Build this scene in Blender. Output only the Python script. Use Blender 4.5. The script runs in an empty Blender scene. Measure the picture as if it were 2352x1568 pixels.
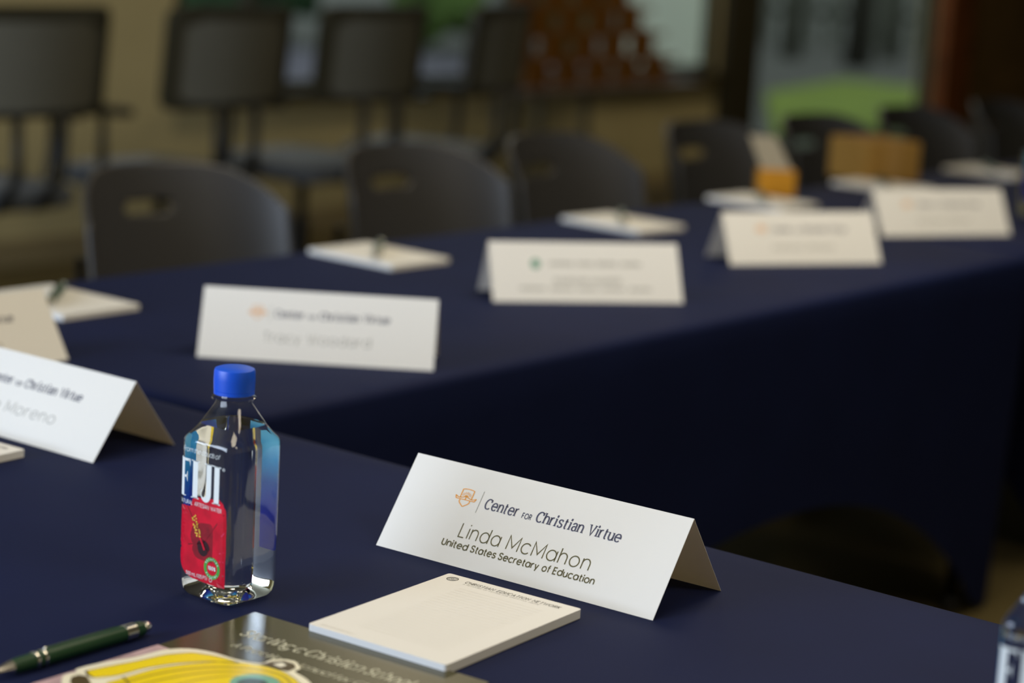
import bpy, bmesh, math, random
from math import sin, cos, pi, radians, sqrt
from mathutils import Vector, Matrix
random.seed(7)
S = bpy.context.scene
COL = S.collection
TZ = 0.74                                   # table top height

# ------------------------------------------------------------------ camera
cam_d = bpy.data.cameras.new('camera')
cam = bpy.data.objects.new('camera', cam_d); COL.objects.link(cam)
YAW = radians(37.72); PIT = 0.19701; ROL = 0.05794
F = Vector((-sin(YAW) * cos(PIT), cos(YAW) * cos(PIT), -sin(PIT)))
R0 = Vector((cos(YAW), sin(YAW), 0)); U0 = R0.cross(F)
R_ = cos(ROL) * R0 + sin(ROL) * U0; U_ = -sin(ROL) * R0 + cos(ROL) * U0
cam.matrix_world = Matrix(((R_.x, U_.x, -F.x, 0), (R_.y, U_.y, -F.y, 0), (R_.z, U_.z, -F.z, TZ + 0.62479), (0, 0, 0, 1)))
cam_d.sensor_width = 36; cam_d.lens = 5040.78 / 2352 * 36
cam_d.clip_start = 0.05; cam_d.clip_end = 200
cam_d.dof.use_dof = True; cam_d.dof.focus_distance = 2.06; cam_d.dof.aperture_fstop = 2.95
cam_d.dof.aperture_blades = 0
S.camera = cam

# ------------------------------------------------------------------ world, lights, exposure
S.view_settings.view_transform = 'Standard'; S.view_settings.look = 'None'
S.view_settings.exposure = 0.0; S.view_settings.gamma = 1.0; S.view_settings.use_curve_mapping = False
w = bpy.data.worlds.new('sky'); S.world = w; w.use_nodes = True
bg = w.node_tree.nodes['Background']
bg.inputs[0].default_value = (0.80, 0.92, 0.98, 1); bg.inputs[1].default_value = 0.78


def area(name, loc, rot, sx, sy, power, color):
    l = bpy.data.lights.new(name, 'AREA'); l.shape = 'RECTANGLE'; l.size = sx; l.size_y = sy
    l.energy = power; l.color = color
    o = bpy.data.objects.new(name, l); COL.objects.link(o); o.location = loc; o.rotation_euler = rot
    return o


# daylight through the tall windows behind the near table (wall at v = -2.4)
area('window_daylight', (-3.4, -2.3, 1.75), (radians(90), 0, 0), 3.4, 1.9, 236, (0.70, 0.82, 1.0))
# recessed ceiling panels, warm; the one on the right is an added fill
area('ceiling_or_fill_light', (-1.1, 1.2, 2.76), (0, 0, 0), 1.2, 0.6, 18, (1.0, 0.86, 0.64))
area('ceiling_or_fill_light', (-1.60, 3.4, 2.76), (0, 0, 0), 1.2, 0.6, 38, (1.0, 0.86, 0.62))
area('ceiling_or_fill_light', (0.8, 1.5, 2.76), (0, 0, 0), 1.2, 0.6, 28, (1.0, 0.88, 0.68))  # added fill lighting the right-hand sides, not a known ceiling panel
area('ceiling_or_fill_light', (-4.7, 5.6, 2.76), (0, 0, 0), 0.6, 0.6, 10, (1.0, 0.85, 0.60))


area('ceiling_or_fill_light', (-4.7, 8.7, 2.76), (0, 0, 0), 0.6, 0.6, 20, (1.0, 0.85, 0.60))


# ------------------------------------------------------------------ helpers
def lin(c):
    c = c / 255.0
    return c / 12.92 if c <= 0.04045 else ((c + 0.055) / 1.055) ** 2.4


def rgb(r, g, b): return (lin(r), lin(g), lin(b), 1)


MATS = {}


def mat(name, col=(.8, .8, .8, 1), rough=.5, metal=0., spec=.5, noise=0., nscale=50., bump=0., bscale=200., sheen=0., trans=0., ior=1.45, coat=0.):
    if name in MATS: return MATS[name]
    m = bpy.data.materials.new(name); m.use_nodes = True; nt = m.node_tree
    b = nt.nodes['Principled BSDF']
    b.inputs['Base Color'].default_value = col; b.inputs['Roughness'].default_value = rough
    b.inputs['Metallic'].default_value = metal; b.inputs['Specular IOR Level'].default_value = spec
    b.inputs['Sheen Weight'].default_value = sheen; b.inputs['Transmission Weight'].default_value = trans
    b.inputs['IOR'].default_value = ior; b.inputs['Coat Weight'].default_value = coat
    tc = nt.nodes.new('ShaderNodeTexCoord')
    if noise:
        n = nt.nodes.new('ShaderNodeTexNoise'); n.inputs['Scale'].default_value = nscale; n.inputs['Detail'].default_value = 5
        nt.links.new(tc.outputs['Object'], n.inputs['Vector'])
        r = nt.nodes.new('ShaderNodeValToRGB')
        r.color_ramp.elements[0].position = .3; r.color_ramp.elements[1].position = .7
        r.color_ramp.elements[0].color = tuple(c * (1 - noise) for c in col[:3]) + (1,)
        r.color_ramp.elements[1].color = tuple(min(1, c * (1 + noise)) for c in col[:3]) + (1,)
        nt.links.new(n.outputs['Fac'], r.inputs['Fac']); nt.links.new(r.outputs['Color'], b.inputs['Base Color'])
    if bump:
        n2 = nt.nodes.new('ShaderNodeTexNoise'); n2.inputs['Scale'].default_value = bscale; n2.inputs['Detail'].default_value = 3
        nt.links.new(tc.outputs['Object'], n2.inputs['Vector'])
        bp = nt.nodes.new('ShaderNodeBump'); bp.inputs['Strength'].default_value = bump; bp.inputs['Distance'].default_value = .002
        nt.links.new(n2.outputs['Fac'], bp.inputs['Height']); nt.links.new(bp.outputs['Normal'], b.inputs['Normal'])
    MATS[name] = m
    return m


class MB:
    def __init__(s): s.v = []; s.f = []; s.m = []; s.mats = []

    def mi(s, m):
        if m is None: return 0
        if m not in s.mats: s.mats.append(m)
        return s.mats.index(m)

    def add(s, vs, fs, m=None):
        k = len(s.v); i = s.mi(m); s.v += [tuple(v) for v in vs]
        for f in fs: s.f.append([k + a for a in f]); s.m.append(i)

    def box(s, c, d, rz=0, m=None, tilt=None):
        M = Matrix.Rotation(rz, 3, 'Z')
        if tilt is not None: M = M @ tilt
        vs = []
        for x in (-.5, .5):
            for y in (-.5, .5):
                for z in (-.5, .5): vs.append(Vector(c) + M @ Vector((x * d[0], y * d[1], z * d[2])))
        s.add(vs, [(0, 1, 3, 2), (4, 6, 7, 5), (0, 4, 5, 1), (2, 3, 7, 6), (0, 2, 6, 4), (1, 5, 7, 3)], m)

    def rings(s, rings, cap0=True, cap1=True, m=None, closed=True):
        n = len(rings[0]); k = len(s.v); i = s.mi(m)
        for r in rings: s.v += [tuple(p) for p in r]
        for a in range(len(rings) - 1):
            for j in range(n if closed else n - 1):
                j2 = (j + 1) % n
                s.f.append([k + a * n + j, k + a * n + j2, k + (a + 1) * n + j2, k + (a + 1) * n + j]); s.m.append(i)
        if cap0: s.f.append([k + j for j in range(n)][::-1]); s.m.append(i)
        if cap1: s.f.append([k + (len(rings) - 1) * n + j for j in range(n)]); s.m.append(i)

    def lathe(s, prof, seg=32, c=(0, 0, 0), m=None, cap0=True, cap1=True, axis=None):
        rs = []
        for r, z in prof:
            ring = [Vector((r * cos(2 * pi * j / seg), r * sin(2 * pi * j / seg), z)) for j in range(seg)]
            if axis is not None: ring = [axis @ p for p in ring]
            rs.append([Vector(c) + p for p in ring])
        s.rings(rs, cap0, cap1, m)

    def tube(s, pts, r, seg=10, m=None):
        pts = [Vector(p) for p in pts]; rs = []
        for i, p in enumerate(pts):
            t = (pts[min(i + 1, len(pts) - 1)] - pts[max(i - 1, 0)]).normalized()
            a = t.cross(Vector((0, 0, 1)))
            if a.length < .05: a = t.cross(Vector((1, 0, 0)))
            a.normalize(); b = t.cross(a)
            rr = r[i] if isinstance(r, (list, tuple)) else r
            rs.append([p + rr * (cos(2 * pi * j / seg) * a + sin(2 * pi * j / seg) * b) for j in range(seg)])
        s.rings(rs, m=m)

    def poly(s, pts, z=0, m=None):
        s.add([(p[0], p[1], z) for p in pts], [list(range(len(pts)))], m)

    def mesh(s, name, smooth=False, weld=False):
        me = bpy.data.meshes.new(name); me.from_pydata(s.v, [], s.f)
        for m in s.mats: me.materials.append(m)
        me.polygons.foreach_set('material_index', s.m)
        bm = bmesh.new(); bm.from_mesh(me)
        if weld: bmesh.ops.remove_doubles(bm, verts=bm.verts, dist=1e-5)
        bmesh.ops.recalc_face_normals(bm, faces=bm.faces)
        bm.to_mesh(me); bm.free()
        if smooth: me.polygons.foreach_set('use_smooth', [True] * len(me.polygons))
        return me

    def build(s, name, m=None, parent=None, loc=None, smooth=False, weld=False, bevel=0, auto=None, raw=False):
        if m is not None and not s.mats: s.mats = [m]
        if raw:
            me = bpy.data.meshes.new(name); me.from_pydata(s.v, [], s.f)
            for q in s.mats: me.materials.append(q)
            me.polygons.foreach_set('material_index', s.m)
        else: me = s.mesh(name, smooth or auto is not None, weld)
        if auto is not None:
            try: me.set_sharp_from_angle(angle=radians(auto))
            except Exception: pass
        o = bpy.data.objects.new(name, me); COL.objects.link(o)
        if parent: o.parent = parent
        if loc is not None: o.location = loc
        if bevel:
            b = o.modifiers.new('b', 'BEVEL'); b.width = bevel; b.segments = 2; b.limit_method = 'ANGLE'
        return o


def tag(o, label, cat, group=None):
    o['label'] = label; o['category'] = cat
    if group: o['group'] = group
    return o


def thing(name, label, cat, loc=(0, 0, 0), rz=0, group=None):
    o = bpy.data.objects.new(name, None); COL.objects.link(o); o.location = loc; o.rotation_euler = (0, 0, rz)
    o.empty_display_size = .05
    return tag(o, label, cat, group)


def struct(o): o['kind'] = 'structure'; return o


def copy_tree(o, parent=None):
    c = o.copy(); COL.objects.link(c); c.parent = parent
    for ch in [x for x in COL.objects if x.parent == o]: copy_tree(ch, c)
    return c


# ------------------------------------------------------------------ materials
M_navy = mat('navy_stretch_cloth', (0.0056, 0.0103, 0.0480, 1), .72, spec=.13, noise=.08, nscale=6, bump=.10, bscale=900)
M_paper = mat('white_card_stock', (.86, .86, .85, 1), .55, spec=.3)
_nt = M_paper.node_tree; _t = _nt.nodes.new('ShaderNodeBsdfTranslucent'); _t.inputs[0].default_value = (.90, .80, .62, 1)
_m = _nt.nodes.new('ShaderNodeMixShader'); _m.inputs[0].default_value = .22
_nt.links.new(_nt.nodes['Principled BSDF'].outputs[0], _m.inputs[1]); _nt.links.new(_t.outputs[0], _m.inputs[2]); _nt.links.new(_m.outputs[0], _nt.nodes['Material Output'].inputs['Surface'])
M_pad = mat('cream_notepad_paper', (.72, .715, .705, 1), .6, spec=.25)
M_tan = mat('tan_wall_paint', rgb(178, 166, 124), .8, spec=.2, noise=.04, nscale=3)
M_carpet = mat('olive_brown_carpet', rgb(92, 82, 54), .95, spec=.1, noise=.18, nscale=60, bump=.5, bscale=300)
M_bronze = mat('dark_bronze_frame', rgb(52, 48, 34), .5, spec=.4)
M_charcoal = mat('charcoal_plastic', rgb(58, 58, 60), .38, spec=.5, bump=.05, bscale=500)
M_black = mat('black_plastic', rgb(24, 24, 22), .45, spec=.4)
M_steel = mat('black_steel', rgb(28, 28, 28), .4, metal=.5)
M_chrome = mat('silver_metal', (.75, .72, .66, 1), .22, metal=1.0)
M_woodred = mat('red_brown_wood', rgb(128, 70, 30), .5, spec=.3, noise=.3, nscale=8)
M_wooddk = mat('dark_brown_wood', rgb(118, 90, 48), .5, spec=.3, noise=.25, nscale=6)

def front_only(nt, fr, mx):
    # thin clear sheets: reflect on the outer side only, no trapped light inside the pane
    ge = nt.nodes.new('ShaderNodeNewGeometry'); iv = nt.nodes.new('ShaderNodeMath'); iv.operation = 'SUBTRACT'; iv.inputs[0].default_value = 1
    mu = nt.nodes.new('ShaderNodeMath'); mu.operation = 'MULTIPLY'
    nt.links.new(ge.outputs['Backfacing'], iv.inputs[1]); nt.links.new(iv.outputs[0], mu.inputs[0]); nt.links.new(fr.outputs[0], mu.inputs[1]); nt.links.new(mu.outputs[0], mx.inputs[0])


# ================================================================== ROOM
X0, X1, Y0, Y1, CH = -6.1, 3.0, -2.4, 16.0, 2.8
b = MB(); b.box(((X0 + X1) / 2, (Y0 + Y1) / 2, -.05), (X1 - X0 + .4, Y1 - Y0 + .4, .1)); struct(b.build('floor', M_carpet))
b = MB(); b.box(((X0 + X1) / 2, (Y0 + Y1) / 2, CH + .05), (X1 - X0 + .4, Y1 - Y0 + .4, .1)); struct(b.build('ceiling', mat('ceiling_tile', rgb(150, 145, 125), .9)))
# window wall (left) with two openings
WT = .1; wx = X0 - WT / 2
SILL = .565; A0, A1 = 5.72, 9.44; B0, B1 = 9.74, 11.78
b = MB()
b.box((wx, (Y0 + A0) / 2, CH / 2), (WT, A0 - Y0, CH))
b.box((wx, (A0 + A1) / 2, SILL / 2), (WT, A1 - A0, SILL)); b.box((wx, (A0 + A1) / 2, 2.6), (WT, A1 - A0, .4))
b.box((wx, (B0 + B1) / 2, 2.6), (WT, B1 - B0, .4)); b.box((wx, (B0 + B1) / 2, .05), (WT, B1 - B0, .1))
b.box((wx, (B1 + Y1) / 2, CH / 2), (WT, Y1 - B1, CH)); b.box((wx, (A1 + B0) / 2, CH / 2), (WT, B0 - A1, CH))
struct(b.build('wall_left', M_tan))
b = MB(); b.box(((X0 + X1) / 2, Y1 + .1, CH / 2), (X1 - X0, .2, CH)); struct(b.build('wall_back', M_wooddk))
b = MB(); b.box((X1 + .1, (Y0 + Y1) / 2, CH / 2), (.2, Y1 - Y0, CH)); struct(b.build('wall_right', M_tan))
b = MB(); b.box(((X0 + X1) / 2, Y0 - .1, CH / 2), (X1 - X0, .2, CH)); struct(b.build('wall_front', M_tan))
M_glass = bpy.data.materials.new('clear_glazing'); M_glass.use_nodes = True
nt = M_glass.node_tree; nt.nodes.clear()
o_ = nt.nodes.new('ShaderNodeOutputMaterial'); mx = nt.nodes.new('ShaderNodeMixShader'); tr = nt.nodes.new('ShaderNodeBsdfTransparent')
gl = nt.nodes.new('ShaderNodeBsdfGlossy'); gl.inputs['Roughness'].default_value = .03; fr = nt.nodes.new('ShaderNodeFresnel'); fr.inputs['IOR'].default_value = 1.25
tr.inputs['Color'].default_value = (.93, .96, .93, 1)
front_only(nt, fr, mx); nt.links.new(tr.outputs[0], mx.inputs[1]); nt.links.new(gl.outputs[0], mx.inputs[2]); nt.links.new(mx.outputs[0], o_.inputs[0])


def window(n, y0, y1, z0, z1, mull):
    fx = X0 - .035
    f = MB()
    f.box((fx, (y0 + y1) / 2, z0 + .03), (.05, y1 - y0, .05)); f.box((fx, (y0 + y1) / 2, z1 - .03), (.05, y1 - y0, .05))
    for y in [y0 + .03] + mull + [y1 - .03]: f.box((fx, y, (z0 + z1) / 2), (.05, .05, z1 - z0 - .12))
    fo = struct(f.build('window_%d' % n, M_bronze, bevel=.004))
    p = MB(); p.box((fx, (y0 + y1) / 2, (z0 + z1) / 2), (.01, y1 - y0 - .06, z1 - z0 - .06)); p.build('pane', M_glass, fo)
    return fo


window(1, A0, A1, SILL, 2.4, [6.13, 7.9])
window(2, B0, B1, .1, 2.4, [])
b = MB(); b.box((X0 + .03, (A0 + A1) / 2, SILL + .008), (.1, A1 - A0, .03)); struct(b.build('trim_1', M_bronze, bevel=.004))
b = MB(); b.box((X0 + .02, (A1 + B0) / 2 + .03, CH / 2), (.05, B0 - A1 + .02, CH)); struct(b.build('trim_2', M_bronze, bevel=.004))
b = MB(); b.box((X0 + .04, B1 + .16, CH / 2), (.08, .32, CH)); struct(b.build('trim_3', M_woodred, bevel=.01))
b = MB(); b.box((X0 + .02, (B1 + .32 + Y1) / 2, CH / 2), (.04, Y1 - B1 - .33, CH)); struct(b.build('trim_4', M_wooddk, bevel=.004))
b = MB(); b.box((X0 + .01, (Y0 + A1) / 2, .05), (.02, A1 - Y0, .1)); struct(b.build('baseboard_left', mat('baseboard_tan', rgb(140, 126, 92), .6), bevel=.004))

# ================================================================== OUTSIDE
GZ = -.15
b = MB(); b.box((-32, 20, GZ - .1), (51, 90, .2)); g = struct(b.build('ground', mat('asphalt_road', rgb(94, 91, 86), .9, noise=.12, nscale=2)))
b = MB(); b.box((X0 - .9, 12, GZ + .01), (1.4, 30, .04)); o = b.build('shade_strip', mat('shade_dark_green', rgb(66, 74, 40), .95, noise=.4, nscale=8, bump=1, bscale=20)); tag(o, 'dark green strip standing in for the building shade outside the window wall', 'shade strip'); o['kind'] = 'stuff'  # building's shade on the grass, put in as a dark coloured strip
M_grass = mat('lawn_grass', rgb(122, 138, 44), .95, noise=.25, nscale=5, bump=.8, bscale=60)
# lawn: a strip running away from the building
def world(x, y): return (x * cos(YAW) - y * sin(YAW), x * sin(YAW) + y * cos(YAW))
lawn = [world(*k) for k in ((1.75, 15.4), (2.05, 18.9), (3.0, 21.0), (4.7, 19.8), (4.4, 18.4), (2.9, 16.4))]
b = MB(); n = len(lawn)
b.add([(x, y, GZ) for x, y in lawn] + [(x, y, GZ + .05) for x, y in lawn], [list(range(n, 2 * n)), list(range(n))[::-1]] + [(i, (i + 1) % n, n + (i + 1) % n, n + i) for i in range(n)])
o = b.build('lawn', M_grass); tag(o, 'sunlit green lawn outside the right-hand window', 'lawn'); o['kind'] = 'stuff'
pv = [world(*k) for k in ((-5, 15.4), (-5, 21), (.7, 21), (.7, 15.4))]
b = MB(); b.add([(x, y, GZ) for x, y in pv] + [(x, y, GZ + .04) for x, y in pv], [(4, 5, 6, 7), (3, 2, 1, 0)] + [(i, (i + 1) % 4, 4 + (i + 1) % 4, 4 + i) for i in range(4)])
struct(b.build('pavement', mat('lilac_grey_paving', rgb(106, 100, 114), .9, noise=.1, nscale=3)))


def bush(name, label, x, y, rx, ry, h, col, seed, group=None, cat='hedge'):
    random.seed(seed)
    bm = bmesh.new(); bmesh.ops.create_icosphere(bm, subdivisions=5, radius=1)
    ph = [random.uniform(0, 6) for _ in range(9)]
    for v in bm.verts:
        p = v.co; k = 1 + .08 * sin(5 * p.x + ph[0]) * sin(4 * p.y + ph[1]) + .07 * sin(9 * p.z + ph[2] + 4 * p.x) + .05 * sin(17 * p.x + ph[3]) * sin(15 * p.y + ph[4]) * sin(16 * p.z) + random.uniform(-.03, .03)
        q = [math.copysign(abs(c) ** .75, c) for c in p]
        v.co = Vector((q[0] * rx * k, q[1] * ry * k, h / 2 + q[2] * h / 2 * k))
    me = bpy.data.meshes.new(name); bm.to_mesh(me); bm.free()
    me.materials.append(mat('leaves_%d' % seed, col, .9, noise=.5, nscale=4, bump=1, bscale=12))
    o = bpy.data.objects.new(name, me); COL.objects.link(o)
    wx_, wy_ = world(x, y); o.location = (wx_, wy_, GZ + h * .03); o.rotation_euler = (0, 0, YAW)
    return tag(o, label, cat, group)


bush('hedge', 'broad dark green shrub outside the left-hand window, behind the second office chair', -3.1, 22.5, 1.0, .7, 3.2, rgb(62, 92, 62), 1)
bush('hedge', 'bright green shrub outside the left-hand window, between two office chairs', -.95, 22.3, .62, .7, 3.0, rgb(100, 126, 64), 2)
bush('hedge', 'pale green shrub outside the window beside the brown lattice', .30, 23.2, .62, .6, 2.8, rgb(76, 88, 58), 3)
# pale outbuilding
t = thing('outbuilding', 'pale grey rendered outbuilding seen through the left-hand window', 'building', world(1.38, 20.2) + (GZ,), YAW)
b = MB(); b.box((0, 0, 1.6), (1.12, 1.4, 3.2)); b.build('wall', mat('pale_render', rgb(224, 226, 212), .8, noise=.03, nscale=2), t)
b = MB(); b.box((0, 0, 3.25), (1.3, 1.6, .12)); b.build('roof', M_bronze, t)
# slatted fence and tree trunks beyond the lawn
t = thing('slatted_fence', 'tall grey slatted fence standing beyond the lawn and road', 'fence', world(4.3, 27.5) + (GZ,), YAW)
b = MB(); random.seed(3)
for i in range(34):
    x = -4.6 + i * .27; b.box((x, random.uniform(-.03, .03), 1.1), (random.choice((.13, .19, .23)), .04, 2.2))
b.build('slat_panel', mat('weathered_slats', rgb(108, 108, 98), .9, noise=.35, nscale=1.2), t)
b = MB()
for z in (.4, 1.8): b.box((0, .06, z), (9.4, .06, .1))
b.build('rail', mat('fence_rail', rgb(70, 68, 60), .9), t)
for i, (x, y, r, lb) in enumerate(((2.9, 24.5, .10, 'slim pale tree trunk at the left of the road beyond the lawn'), (3.5, 23.6, .13, 'dark tree trunk standing near the middle of the fence'), (4.1, 25.2, .09, 'thin dark tree trunk right of the middle trunk by the fence'), (4.5, 24.0, .16, 'thick dark tree trunk by the fence near the wooden post'))):
    b = MB(); b.tube([(0, 0, 0), (.03, 0, 1.2), (-.02, .05, 2.6), (.05, 0, 4.2)], [r * 1.25, r, r * .9, r * .7], 14)
    o = b.build('tree_trunk', mat('bark_%d' % (i % 2), rgb(98, 98, 88) if i == 0 else rgb(52, 50, 42), .9, noise=.3, nscale=7, bump=1, bscale=20), smooth=True)
    o.location = world(x, y) + (GZ,); tag(o, lb, 'tree', 'tree trunks along the fence')

# ================================================================== TABLES AND STRETCH COVERS
def cover(x0, x1, y0, y1, feet_x, feet_y, hemx=.36, hemy=.36, rad=.05):
    """spandex cover: flat top, rounded rim, arched hem between the feet."""
    pts = []                                      # perimeter samples: (x, y, nx, ny, hem, pull)
    def hem(t):                                   # t 0..1 between feet
        a = abs(2 * t - 1); return max(0.0, 1 - a ** 2.25) ** .92
    def side(ax, fixed, n_, lo, hi, f0, f1, hm, rev):
        N = 46; L = []
        for i in range(N + 1):
            s = lo + (hi - lo) * i / N
            if s <= f0 or s >= f1: z = .012
            else: z = max(.012, hm * hem((s - f0) / (f1 - f0)))
            L.append((s, z))
        if rev: L = L[::-1]
        for s, z in L:
            if ax == 'x': pts.append((s, fixed, 0, n_, z))
            else: pts.append((fixed, s, n_, 0, z))
    def corner(cx, cy, a0):
        for i in range(1, 6):
            a = radians(a0 + 90 * i / 6); pts.append((cx + rad * cos(a), cy + rad * sin(a), cos(a), sin(a), .012))
    side('x', y0, -1, x0 + rad, x1 - rad, feet_x[0], feet_x[1], hemx, False); corner(x1 - rad, y0 + rad, -90)
    side('y', x1, 1, y0 + rad, y1 - rad, feet_y[0], feet_y[1], hemy, False); corner(x1 - rad, y1 - rad, 0)
    side('x', y1, 1, x0 + rad, x1 - rad, feet_x[0], feet_x[1], hemx, True); corner(x0 + rad, y1 - rad, 90)
    side('y', x0, -1, y0 + rad, y1 - rad, feet_y[0], feet_y[1], hemy, True); corner(x0 + rad, y0 + rad, 180)
    cx, cy = (x0 + x1) / 2, (y0 + y1) / 2
    def foot(p, z):                               # the cloth converges on the inset feet near the floor
        x, y = p[0], p[1]; k = max(0., 1 - z / .70) ** 1.1
        fx = min(max(x, feet_x[0] - .045), feet_x[1] + .045); fy = min(max(y, feet_y[0] - .045), feet_y[1] + .045)
        return (x + (fx - x) * k, y + (fy - y) * k, z)
    rings = []
    for ins, z in ((.042, 0), (.016, 0), (.007, -.0015), (.0018, -.006), (0, -.014)):
        rings.append([(p[0] - p[2] * ins, p[1] - p[3] * ins, TZ + z) for p in pts])
    for k in range(1, 13):
        r = []
        for p in pts:
            z = (TZ - .014) + (p[4] - (TZ - .014)) * k / 12; r.append(foot(p, z))
        rings.append(r)
    m = MB(); m.rings(rings, cap0=True, cap1=False)
    return m


def folding_table(x0, x1, y0, y1, fx, fy, label):
    t = thing('folding_table', label, 'table', ((x0 + x1) / 2, (y0 + y1) / 2, 0)); cx, cy = t.location.x, t.location.y
    b = MB(); b.box((0, 0, TZ - .026), (x1 - x0 - .03, y1 - y0 - .03, .04)); b.build('tabletop', mat('table_laminate', rgb(120, 110, 90), .5), t, bevel=.01)
    for x in fx:
        for y in fy:
            l = MB(); l.tube([(x - cx, y - cy, .02), (x - cx, y - cy, TZ - .046)], .014); lo = l.build('leg', M_steel, t, smooth=True)
            c = MB(); c.lathe([(.022, 0), (.022, .02), (.016, .03)], 14, (x - cx, y - cy, 0)); c.build('foot_cap', M_black, lo)
    return t


def cloth(m, label):
    o = m.build('tablecloth', M_navy, auto=50); return tag(o, label, 'tablecloth')


T1 = (-2.65, -.21, 1.0, 1.826); T2 = (-2.65, -1.82, 1.84, 4.06); T3 = (-2.65, -1.82, 4.07, 6.5)
folding_table(*T1, (-2.3, -.56), (1.08, 1.74), 'near folding table hidden under the navy cover, carrying the water bottle')
cloth(cover(*T1, (-2.3, -.56), (1.08, 1.74)), 'navy stretch cover on the near table, under the water bottle and notepad')
folding_table(*T2, (-2.55, -1.9), (2.28, 3.97), 'far folding table hidden under the navy cover with the arched hem')
cloth(cover(*T2, (-2.55, -1.9), (2.28, 3.99), hemy=.365), 'navy stretch cover with arched hem on the far table')
folding_table(*T3, (-2.55, -1.9), (4.52, 6.1), 'farthest folding table hidden under the navy cover by the cardboard box')
cloth(cover(*T3, (-2.55, -1.9), (4.52, 6.1)), 'navy stretch cover on the farthest table at the right edge of the photo')

# ================================================================== LETTERING ENGINE
XH = .74


def arc(cx, cy, rx, ry, a0, a1, n=None):
    n = n or max(4, int(abs(a1 - a0) / 12))
    return [(cx + rx * cos(radians(a0 + (a1 - a0) * i / n)), cy + ry * sin(radians(a0 + (a1 - a0) * i / n))) for i in range(n + 1)]


def spl(P, k=5):
    out = []
    for i in range(len(P) - 1):
        p0 = P[max(i - 1, 0)]; p1 = P[i]; p2 = P[i + 1]; p3 = P[min(i + 2, len(P) - 1)]
        for j in range(k):
            t = j / k
            out.append(tuple(.5 * (2 * p1[c] + (p2[c] - p0[c]) * t + (2 * p0[c] - 5 * p1[c] + 4 * p2[c] - p3[c]) * t * t + (3 * p1[c] - p0[c] - 3 * p2[c] + p3[c]) * t ** 3) for c in (0, 1)))
    return out + [P[-1]]


r_ = XH / 2
BOWL = arc(r_, r_, r_, r_, 0, 360, 28)
SS = [(.53, .60), (.44, .71), (.28, XH), (.10, .68), (.05, .55), (.15, .43), (.30, .375), (.46, .31), (.54, .19), (.46, .05), (.27, 0), (.09, .04), (.01, .15)]
SC = [(.60, .80), (.52, .94), (.33, 1), (.12, .93), (.05, .76), (.14, .60), (.33, .52), (.53, .43), (.64, .25), (.54, .06), (.33, 0), (.11, .06), (.02, .22)]
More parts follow.
